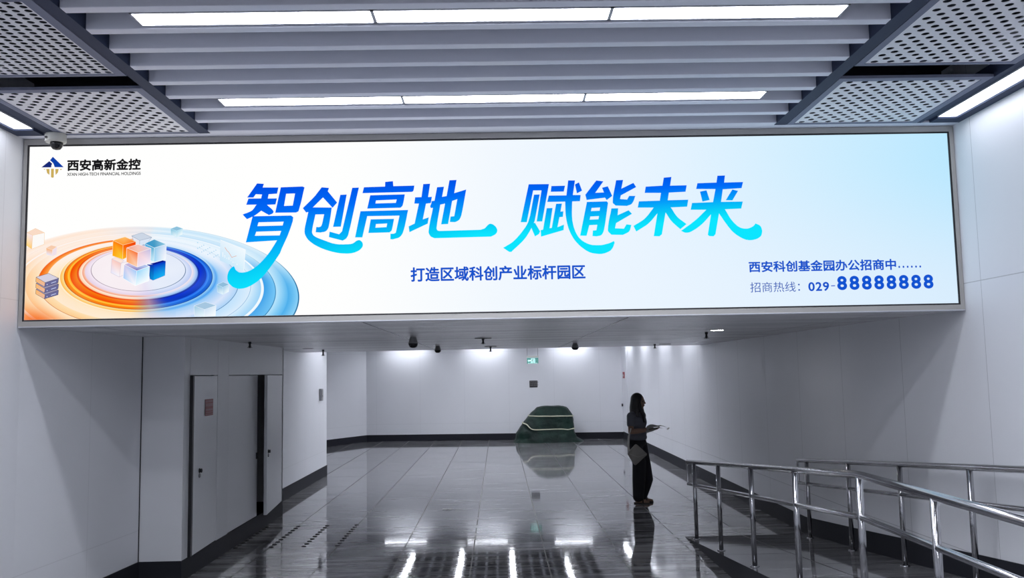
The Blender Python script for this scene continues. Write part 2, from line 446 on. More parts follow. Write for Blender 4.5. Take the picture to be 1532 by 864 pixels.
# ------------------------------------------------------------------ farther ceiling: baffles along the passage, lamp lines
fb = None
xs = [-2.98 + .2867*i for i in range(19)]
for i, x in enumerate(xs):
    if fb is None: fb = obj('slim_ceiling_baffle', box(new(), x-.022, x+.022, YE+.05, 24.6, ZU, ZU+.12), M['baffle'], origin=(x, YE, ZU), label='slim pale baffle of the farther ceiling, mirrored in the floor', cat='ceiling baffle', group='slim baffles of the farther ceiling')
    else: copy_thing(fb, (.2867*i, 0, 0))
for i, x in enumerate((-2.40, -1.07, .27, 1.65)):
    for j in range(5):
        y1 = (24.4 if i < 3 else 23.3) - 1.75*j
        lamp(x-.06, x+.06, y1-1.65, y1, ZU+.005, 'lamp_far', 'lamp line of the farther ceiling, mirrored in the floor', 'lamp lines of the farther ceiling', name='linear_light', h=.03)
for i, (x0, x1) in enumerate(((-3.41, -2.17), (-1.0, .19), (1.52, 2.63))):
    yc = 26.6 - (x0+4)*.106 - .42
    lamp(x0, x1, yc-.06, yc+.06, ZU-.03, 'lamp_wash', 'lamp washing the far wall, %s of the three' % WH[i], 'lamps washing the far wall', h=.02)
for i, y in enumerate((16.5, 19.0, 21.6, 24.2)):
    lamp(3.36, 3.48, y-.62, y+.62, ZU-.03, 'lamp_wash', 'lamp washing the right wall past the low ceiling, %s from the ramp' % ('first', 'second', 'third', 'fourth')[i], 'lamps washing the right wall', h=.02)
lamp(-3.36, -3.24, 16.2, 17.5, ZU-.03, 'lamp_wash', 'lamp washing the end of the left wall past the low ceiling', None, h=.02)

# ------------------------------------------------------------------ cupboard doors
def door_leaf(name, hinge, length, dx, label, z0=.205, z1=2.0):
    """leaf hinged at its far end (y = hinge); its near edge stands dx proud of the block"""
    ang = math.asin(dx/length)
    o = empty(name, (XB-.002, hinge, 0), label, 'door', kind='structure'); o.rotation_euler = (0, 0, ang)
    obj('leaf', box(new(), XB-.042, XB-.002, hinge-length, hinge, z0, z1, .003), M['door'], o)
    return o
def knob(o, y, z):
    bm = new(); lathe(bm, [(.0, .0), (.024, .0), (.026, .005), (.018, .009), (.016, .014), (.022, .019), (.022, .026), (.014, .031), (0, .032)], (XB-.002, y, z+.024), 18, (1, 0, 0))
    obj('handle', bm, M['dark_metal'], o, True, label='dark round knob')
    bm = new(); lathe(bm, [(0, 0), (.023, 0), (.025, .006), (.018, .012), (.006, .013), (0, .013)], (XB-.002, y-.002, z-.026), 18, (1, 0, 0))
    obj('lock', bm, M['steel_dark'], o, True, label='round steel lock')
d1 = door_leaf('door_1', 9.866, .830, .030, 'narrow grey cupboard door with a red notice, slightly ajar')
knob(d1, 9.24, 1.0)
obj('dark_gap_strip', box(new(), XB-.044, XB-.001, 8.992, 9.036, .205, 2.0), M['black'], d1, label='black strip standing in for the dark door gap')  # black strip added where the ajar door shows only a dark gap
d2 = door_leaf('door_2', 11.50, 1.225, .0, 'wide grey cupboard door left of the black gap')
obj('latch', box(new(), XB-.002, XB+.012, 11.44, 11.49, .93, 1.01, .003), M['dark_metal'], d2)
d3 = door_leaf('door_3', 12.80, 1.255, .115, 'grey cupboard door standing ajar right of the black gap')
knob(d3, 11.63, .985)
# red notice stuck on the first door: red grid of characters on a pale ground
nt = empty('door_notice', (XB+.01, 9.54, 1.66), 'faded red square notice on the narrow cupboard door', 'notice')
nt.rotation_euler = (0, 0, math.asin(.03/.862)*.0)
def on_door(y): return XB + .0015 + .030*(9.866-y)/.862
bm = new()
for (a, b, z0, z1) in [(9.40, 9.69, 1.575, 1.75)]:
    vs = [(on_door(a), a, z0), (on_door(b), b, z0), (on_door(b), b, z1), (on_door(a), a, z1)]; quad(bm, *vs); quad(bm, *[(v[0]+.002, v[1], v[2]) for v in vs])
obj('sheet', bm, mat('notice_pink', (.42, .22, .24), .5), nt)
bm = new()
def strip(y0, y1, z0, z1):
    quad(bm, (on_door(y0)+.003, y0, z0), (on_door(y1)+.003, y1, z0), (on_door(y1)+.003, y1, z1), (on_door(y0)+.003, y0, z1))
for z in (1.745, 1.712, 1.668, 1.655, 1.622, 1.60, 1.58): strip(9.405, 9.685, z-.004, z+.004)
for y in (9.41, 9.46, 9.50, 9.545, 9.59, 9.64, 9.68): strip(y-.006, y+.006, 1.58, 1.745)
obj('print', bm, M['red'], nt, label='faded red printing')
# ------------------------------------------------------------------ the big screen
LB = empty('led_billboard', (0, D, ZS), 'huge glowing advertising screen spanning the passage entrance', 'billboard')
fx0, fx1, fz0, fz1 = -3.70, 3.672, 2.392, 3.869
sx0, sx1, sz0, sz1 = -3.660, 3.627, 2.447, 3.812
bm = new()
for b in ((fx0, sx0-.012, fz0, fz1), (sx1+.012, fx1, fz0, fz1), (sx0-.012, sx1+.012, fz0, sz0-.012), (sx0-.012, sx1+.012, sz1+.012, fz1)):
    box(bm, b[0], b[1], D, D+.07, b[2], b[3])
obj('frame', bm, M['frame'], LB, label='warm grey outer frame')
bm = new()
for b in ((sx0-.012, sx0, sz0-.012, sz1+.012), (sx1, sx1+.012, sz0-.012, sz1+.012), (sx0, sx1, sz0-.012, sz0), (sx0, sx1, sz1, sz1+.012)):
    box(bm, b[0], b[1], D+.004, D+.07, b[2], b[3])
obj('bezel', bm, M['black'], LB, label='thin black inner edge')
obj('lower_lip', box(new(), fx0, fx1, D-.004, D+.07, fz0-.005, fz0+.004, .002), M['lamp_frame'], LB)
YS = D + .012
def colour_mesh(name, verts, faces, cols, parent, m, **tags):
    """flat picture mesh with one sRGB colour per vertex"""
    me = bpy.data.meshes.new(name); me.from_pydata(verts, [], faces)
    a = me.color_attributes.new('Col', 'FLOAT_COLOR', 'POINT')
    for i, c in enumerate(cols): a.data[i].color = (*lin(c), 1)
    return obj(name, me, m, parent, **tags)
def lerp(a, b, t): return tuple(x + (y-x)*t for x, y in zip(a, b))
def sst(x): x = max(0, min(1, x)); return x*x*(3-2*x)
# picture ground: white, turning pale blue towards the upper right
V, Fc, Cc = [], [], []
NX, NZ = 60, 14
for i in range(NX+1):
    for j in range(NZ+1):
        u, v = i/NX, j/NZ
        V.append((sx0+(sx1-sx0)*u, YS, sz0+(sz1-sz0)*v))
        w0, w1 = (1, 1, .996), (.925, .962, 1.0)
        w2 = lerp((.85, .93, .995), (.735, .91, 1.0), sst(v*1.1))
        Cc.append(lerp(w0, w1, sst((u-.30)/.32)) if u < .62 else lerp(w1, w2, ((u-.62)/.38)**1.1))
for i in range(NX):
    for j in range(NZ):
        a = i*(NZ+1)+j; Fc.append((a, a+NZ+1, a+NZ+2, a+1))
SCR = colour_mesh('screen', V, Fc, Cc, LB, M['art'], label='glowing white to pale blue screen picture')

# illustration at the lower left: coloured glass rings and cubes (u, v: picture units of about 5 mm)
AV, AF, AC = [], [], []
LAY = [0.0]
def art_pt(u, v):
    x = .005166*u + .000097*v - 3.893629; z = -.000091*u - .005234*v + 4.952255
    return (max(sx0+.001, min(sx1, x)), YS - .0006 - LAY[0], max(sz0+.001, min(sz1, z)))
def apoly(pts, cols):
    LAY[0] += .00002
    if len(cols) == 3 and isinstance(cols[0], (int, float)): cols = [cols]*len(pts)
    b = len(AV)
    for p, c in zip(pts, cols): AV.append(art_pt(*p)); AC.append(c)
    AF.append(tuple(range(b, b+len(pts))))
def aline(p, q, w, c):
    dx, dy = q[0]-p[0], q[1]-p[1]; L = math.hypot(dx, dy) or 1; nx, ny = -dy/L*w/2, dx/L*w/2
    apoly([(p[0]+nx, p[1]+ny), (q[0]+nx, q[1]+ny), (q[0]-nx, q[1]-ny), (p[0]-nx, p[1]-ny)], c)
BANDS = [  # inner radius, orange side inner > outer colour, blue side inner > outer colour
 (0, (.98, .95, .96), (.97, .93, .95), (.93, .95, .99), (.89, .92, .98)), (70.2, (.66, .60, .66), (.66, .60, .66), (.40, .50, .64), (.40, .50, .64)),
 (71.3, (.96, .91, .96), (.90, .82, .90), (.86, .90, .99), (.74, .80, .95)), (80, (.98, .80, .72), (.95, .58, .44), (.97, .90, .92), (.80, .84, .95)), (84, (1, .93, .88), (.99, .80, .62), (.80, .88, .98), (.52, .68, .92)),
 (89, (.95, .36, .12), (.90, .22, .02), (.16, .30, .72), (.04, .13, .60)), (92, (.97, .50, .06), (.95, .26, .02), (.05, .20, .84), (.05, .22, .70)), (102, (1, .66, .12), (1, .80, .28), (.10, .36, .92), (.22, .55, .96)),
 (105.5, (1, .58, .06), (.96, .42, .05), (.10, .42, .90), (.08, .34, .78)), (110.6, (.62, .26, .08), (.62, .26, .08), (.05, .26, .50), (.05, .26, .50)), (111.4, (1, .90, .62), (1, .72, .30), (.60, .82, .98), (.28, .60, .93)),
 (117, (1, .95, .84), (1, .88, .70), (.34, .68, .96), (.62, .80, .97)), (121, (1, .90, .76), (1, .92, .82), (.60, .79, .97), (.84, .89, .98)), (138, (1, .88, .70), (.99, .80, .56), (.82, .88, .98), (.66, .82, .97)),
 (149.6, (.80, .45, .25), (.80, .45, .25), (.26, .46, .66), (.26, .46, .66)), (150.5, (1, .90, .76), (1, .80, .58), (.74, .88, .99), (.86, .93, .99)), (168, (.98, .78, .62), (.98, .78, .62), (.52, .70, .86), (.52, .70, .86)), (168.7, (1, .88, .72), (1, .78, .55), (.84, .93, .99), (.60, .82, .97)),
 (184, (1, .98, .95), (1, .94, .88), (.97, .99, 1), (.92, .97, 1)), (188, (1, .78, .55), (1, .84, .66), (.22, .62, .91), (.40, .75, .96)), (205, (.95, .66, .48), (.95, .66, .48), (.14, .48, .70), (.14, .48, .70)), (206.2, (1, .88, .72), (1, .72, .45), (.70, .89, .99), (.36, .72, .94)),
 (224, (1, .74, .48), (1, .85, .68), (.30, .68, .92), (.52, .81, .97)), (239.2, (.98, .78, .58), (.98, .78, .58), (.08, .42, .62), (.08, .42, .62)), (241.1, (1, .9, .8), (1, .9, .8), (.3, .6, .75), (.3, .6, .75))]
def art_col(r, th):
    c, s_ = math.cos(th), math.sin(th)
    for a, b in zip(BANDS, BANDS[1:]):
        if r < b[0]:
            k = (r-a[0])/(b[0]-a[0]); o, bl = lerp(a[1], a[2], k), lerp(a[3], a[4], k); break
    else: o, bl = BANDS[-1][1], BANDS[-1][3]
    t = sst((.38 - c + .10*s_)/.62)
    col = lerp(bl, o, t)
    mid = 1 - abs(2*t-1)
    col = lerp(col, (.86, .80, .94), mid*.35)
    g = .5 + .5*math.sin(th*5 + r*.13); col = lerp(col, (1, 1, 1), .10*g)
    if r < 112: fade = sst((-s_-.60)/.4)*.15 + (mid*.55 if s_ < 0 else 0)
    else: fade = sst((-s_-.10)/.6)*.72
    if 137 < r < 150 and s_ < .15 and c < .0:
        col = lerp(col, lerp((1, .66, .30), (.95, .36, .03), (r-137)/13), sst((.15-s_)/.3)*sst(-c/.12)); fade *= .1
    if r > 150 and c < 0 and s_ > 0: col = lerp(col, (.95, .36, .08), .85*math.exp(-((th-2.45)/.26)**2)*sst((r-150)/40))
    col = lerp(col, (.995, .965, .965) if c < .1 else (.97, .985, 1), max(0, min(1, fade)))
    if r > 236 and s_ < -.2 and c < .3: col = lerp(col, (1, 1, 1), .5)
    return col
RS_ = []
r = 0.0
while r < 241: RS_.append(r); r += 4.0 if r < 66 else 1.5
for q in BANDS[1:]: RS_ += [q[0]-.06, q[0]+.001]
RS_ = sorted(x for x in RS_ if x <= 241.1)
NA = 220
base = len(AV)
for r in RS_:
    for k in range(NA):
        th = 2*math.pi*k/NA
        AV.append(art_pt(206 + r*math.cos(th), 404 + (r-71)*.235 + .44*r*math.sin(th))); AC.append(art_col(r, th))
for i in range(len(RS_)-1):
    for k in range(NA):
        a = base+i*NA+k; b = base+i*NA+(k+1) % NA; AF.append((a, b, b+NA, a+NA))
LAY[0] = .0004
def K(l): return [(x/8.64+150, y/8.64+340) for x, y in l]
def I(l): return [(x/5.574+30, y/5.574+330) for x, y in l]
def Eq(l): return [(x/5.574+230, y/5.574+330) for x, y in l]
def face(pts, cols, edge=(1, 1, 1), w=.55):
    apoly(pts, cols)
    if edge:
        for a, b in zip(pts, pts[1:]+pts[:1]): aline(a, b, w, edge)
def cube(f, top, left, right, ct, cl, cr, edge=(1, 1, 1), w=.55):
    for p, c in ((top, ct), (left, cl), (right, cr)):
        if p: face(f(p), c, edge, w)
# soft shade below the cluster, then the cubes from back to front
cube(K, [(530, 65), (660, 125), (500, 165), (395, 105)], [(400, 110), (500, 165), (500, 240), (440, 220)], [(500, 165), (655, 128), (600, 200), (500, 240)], (.80, .84, .90), (.90, .90, .94), (.86, .90, .96), (.62, .68, .76))
cube(K, [(310, 120), (450, 180), (285, 225), (155, 165)], [(155, 165), (285, 225), (280, 412), (148, 365)], [(285, 225), (450, 180), (450, 330), (280, 412)], [(1, .74, .40), (.97, .45, .12), (1, .60, .20), (1, .66, .25)], [(1, .50, .02), (.98, .45, .02), (.98, .82, .20), (1, .66, .05)], [(.98, .38, .03), (.93, .22, .02), (.98, .40, .08), (1, .72, .12)], (1, .88, .66))
cube(K, [(690, 150), (848, 215), (690, 262), (565, 205)], [(565, 205), (690, 262), (685, 442), (600, 410)], [(690, 262), (848, 215), (838, 412), (685, 445)], [(.30, .62, .78), (.58, .80, .90), (.25, .60, .78), (.20, .60, .82)], [(.20, .66, .88), (.35, .68, .82), (.80, .93, .98), (.55, .85, .96)], [(.55, .78, .92), (.86, .90, .98), (.98, .98, 1), (.62, .85, .97)], (.93, .98, 1))
cube(K, [(190, 385), (300, 425), (262, 462), (140, 405)], [(140, 405), (262, 462), (240, 640), (130, 585)], [(262, 462), (330, 440), (320, 600), (240, 640)], (.99, .90, .86), [(.99, .80, .76), (.96, .78, .74), (.97, .97, 1), (.90, .91, .99)], (.98, .94, .95), (.84, .80, .86))
cube(K, [(640, 470), (800, 425), (838, 435), (685, 482)], [(600, 478), (685, 482), (675, 682), (636, 665)], [(685, 482), (838, 435), (828, 620), (675, 682)], (.02, .08, .55), [(.03, .10, .58), (.02, .20, .72), (.05, .58, .86), (.04, .45, .80)], [(.02, .18, .80), (.0, .14, .74), (.10, .70, .96), (.04, .66, .93)], (.10, .30, .70), .3)
cube(K, [(300, 478), (440, 430), (630, 500), (465, 560)], [(300, 478), (465, 560), (445, 752), (288, 655)], [(465, 560), (630, 500), (620, 690), (445, 752)], [(.80, .72, .86), (.50, .46, .72), (.70, .80, .96), (.45, .44, .74)], [(.80, .78, .92), (.62, .80, .98), (.98, .99, 1), (.66, .82, .98)], [(.58, .84, .98), (.80, .94, 1), (.99, 1, 1), (.92, .98, 1)])
cube(K, [(480, 215), (648, 270), (480, 325), (335, 262)], [(335, 262), (480, 325), (470, 512), (330, 445)], [(480, 325), (648, 270), (640, 455), (470, 512)], [(.96, .78, .74), (.84, .80, .90), (.97, .78, .70), (.94, .62, .52)], [(.99, .55, .22), (.96, .42, .18), (1, .84, .72), (.99, .66, .40)], [(.95, .80, .82), (.74, .74, .90), (.97, .92, .97), (.93, .88, .96)], (1, .97, .95))
cube(I, [(120, 62), (196, 98), (98, 120), (45, 98)], [(45, 98), (98, 120), (92, 235), (44, 205)], [(98, 120), (196, 98), (195, 195), (92, 235)], (.98, .86, .78), [(.98, .93, .92), (.97, .88, .90), (1, .80, .42), (1, .84, .45)], (.99, .98, .97), (.96, .78, .55), .4)
cube(I, [(255, 203), (302, 215), (265, 242), (212, 225)], [(212, 225), (265, 242), (262, 296), (215, 282)], [(265, 242), (302, 215), (300, 280), (262, 296)], (.97, .80, .68), [(.98, .70, .42), (.97, .74, .55), (.93, .92, .98), (.90, .92, .99)], (.94, .88, .92), (1, .94, .88), .4)
for n in range(3):
    dy = 100 - 50*n
    if True:
        cube(I, [(235, 438+dy), (320, 478+dy), (208, 515+dy), (132, 470+dy)], [(132, 470+dy), (208, 515+dy), (203, 550+dy), (130, 508+dy)], [(208, 515+dy), (320, 478+dy), (316, 516+dy), (203, 550+dy)], (.84, .82, .88) if n == 2 else (.60, .58, .70), [(.99, .72, .42), (.96, .74, .55), (.90, .72, .66), (1, .76, .46)], (.42, .42, .60), (.24, .24, .34), .45)
        aline(*I([(258, 520+dy), (298, 506+dy)]), .9, (.80, .84, .98)); aline(*I([(222, 532+dy), (228, 530+dy)]), 1.1, (.90, .92, 1))
def glass(f, x0, y0, w, h, c, edge):
    cube(f, [(x0+w*.5, y0), (x0+w, y0+h*.2), (x0+w*.48, y0+h*.42), (x0, y0+h*.22)], [(x0, y0+h*.22), (x0+w*.48, y0+h*.42), (x0+w*.47, y0+h), (x0+w*.02, y0+h*.8)], [(x0+w*.48, y0+h*.42), (x0+w, y0+h*.2), (x0+w*.97, y0+h*.78), (x0+w*.47, y0+h)], lerp(c, (.5, .68, .8), .5), [lerp(c, (.2, .6, .75), .35), c, (.93, .98, 1), lerp(c, (1, 1, 1), .3)], [c, lerp(c, (1, 1, 1), .4), (.98, 1, 1), lerp(c, (1, 1, 1), .6)], edge, .4)
glass(Eq, 138, 45, 102, 88, (.62, .84, .93), (.80, .93, .98)); glass(Eq, 525, 510, 100, 105, (.62, .80, .92), (.86, .95, 1))
glass(Eq, 332, 675, 184, 150, (.80, .88, .96), (.95, .98, 1))
apoly(Eq([(555, 158), (765, 240), (748, 416), (550, 330)]), [(.90, .95, .99), (.95, .98, 1), (.84, .94, .99), (.78, .90, .98)])
for a, b in (((555, 158), (765, 240)), ((765, 240), (748, 416))): aline(*Eq([a, b]), .5, (1, 1, 1))
for k in range(8): aline(*Eq([(575+17*k, 300+8*k), (574+17*k, 262+14*k+(k % 3)*9)]), .8, (1, 1, 1))
Z_ = [(592, 220), (612, 252), (622, 258), (650, 305), (662, 300), (690, 292)]
for a, b in zip(Z_, Z_[1:]): aline(*Eq([a, b]), .6, (.90, .60, .48))
for k in range(11):
    for j in range(5): aline(*Eq([(360+17*k, 180+7*k+16*j), (368+17*k, 183+7*k+16*j)]), 1.2, (.90, .96, 1) if (k+j) % 3 else (.62, .82, .94))
for k in range(9):
    for j in range(5): aline(*Eq([(185+14*k, 760-2*k+12*j), (189+14*k, 760-2*k+12*j)]), .7, (.95, .98, 1))
for k in range(9):
    for j in range(6): aline(*I([(345+13*k, 625+7*k+12*j), (349+13*k, 626+7*k+12*j)]), .7, (1, .92, .86))
colour_mesh('illustration', AV, AF, AC, SCR, M['art'], label='orange and blue glass rings with a cluster of cubes')

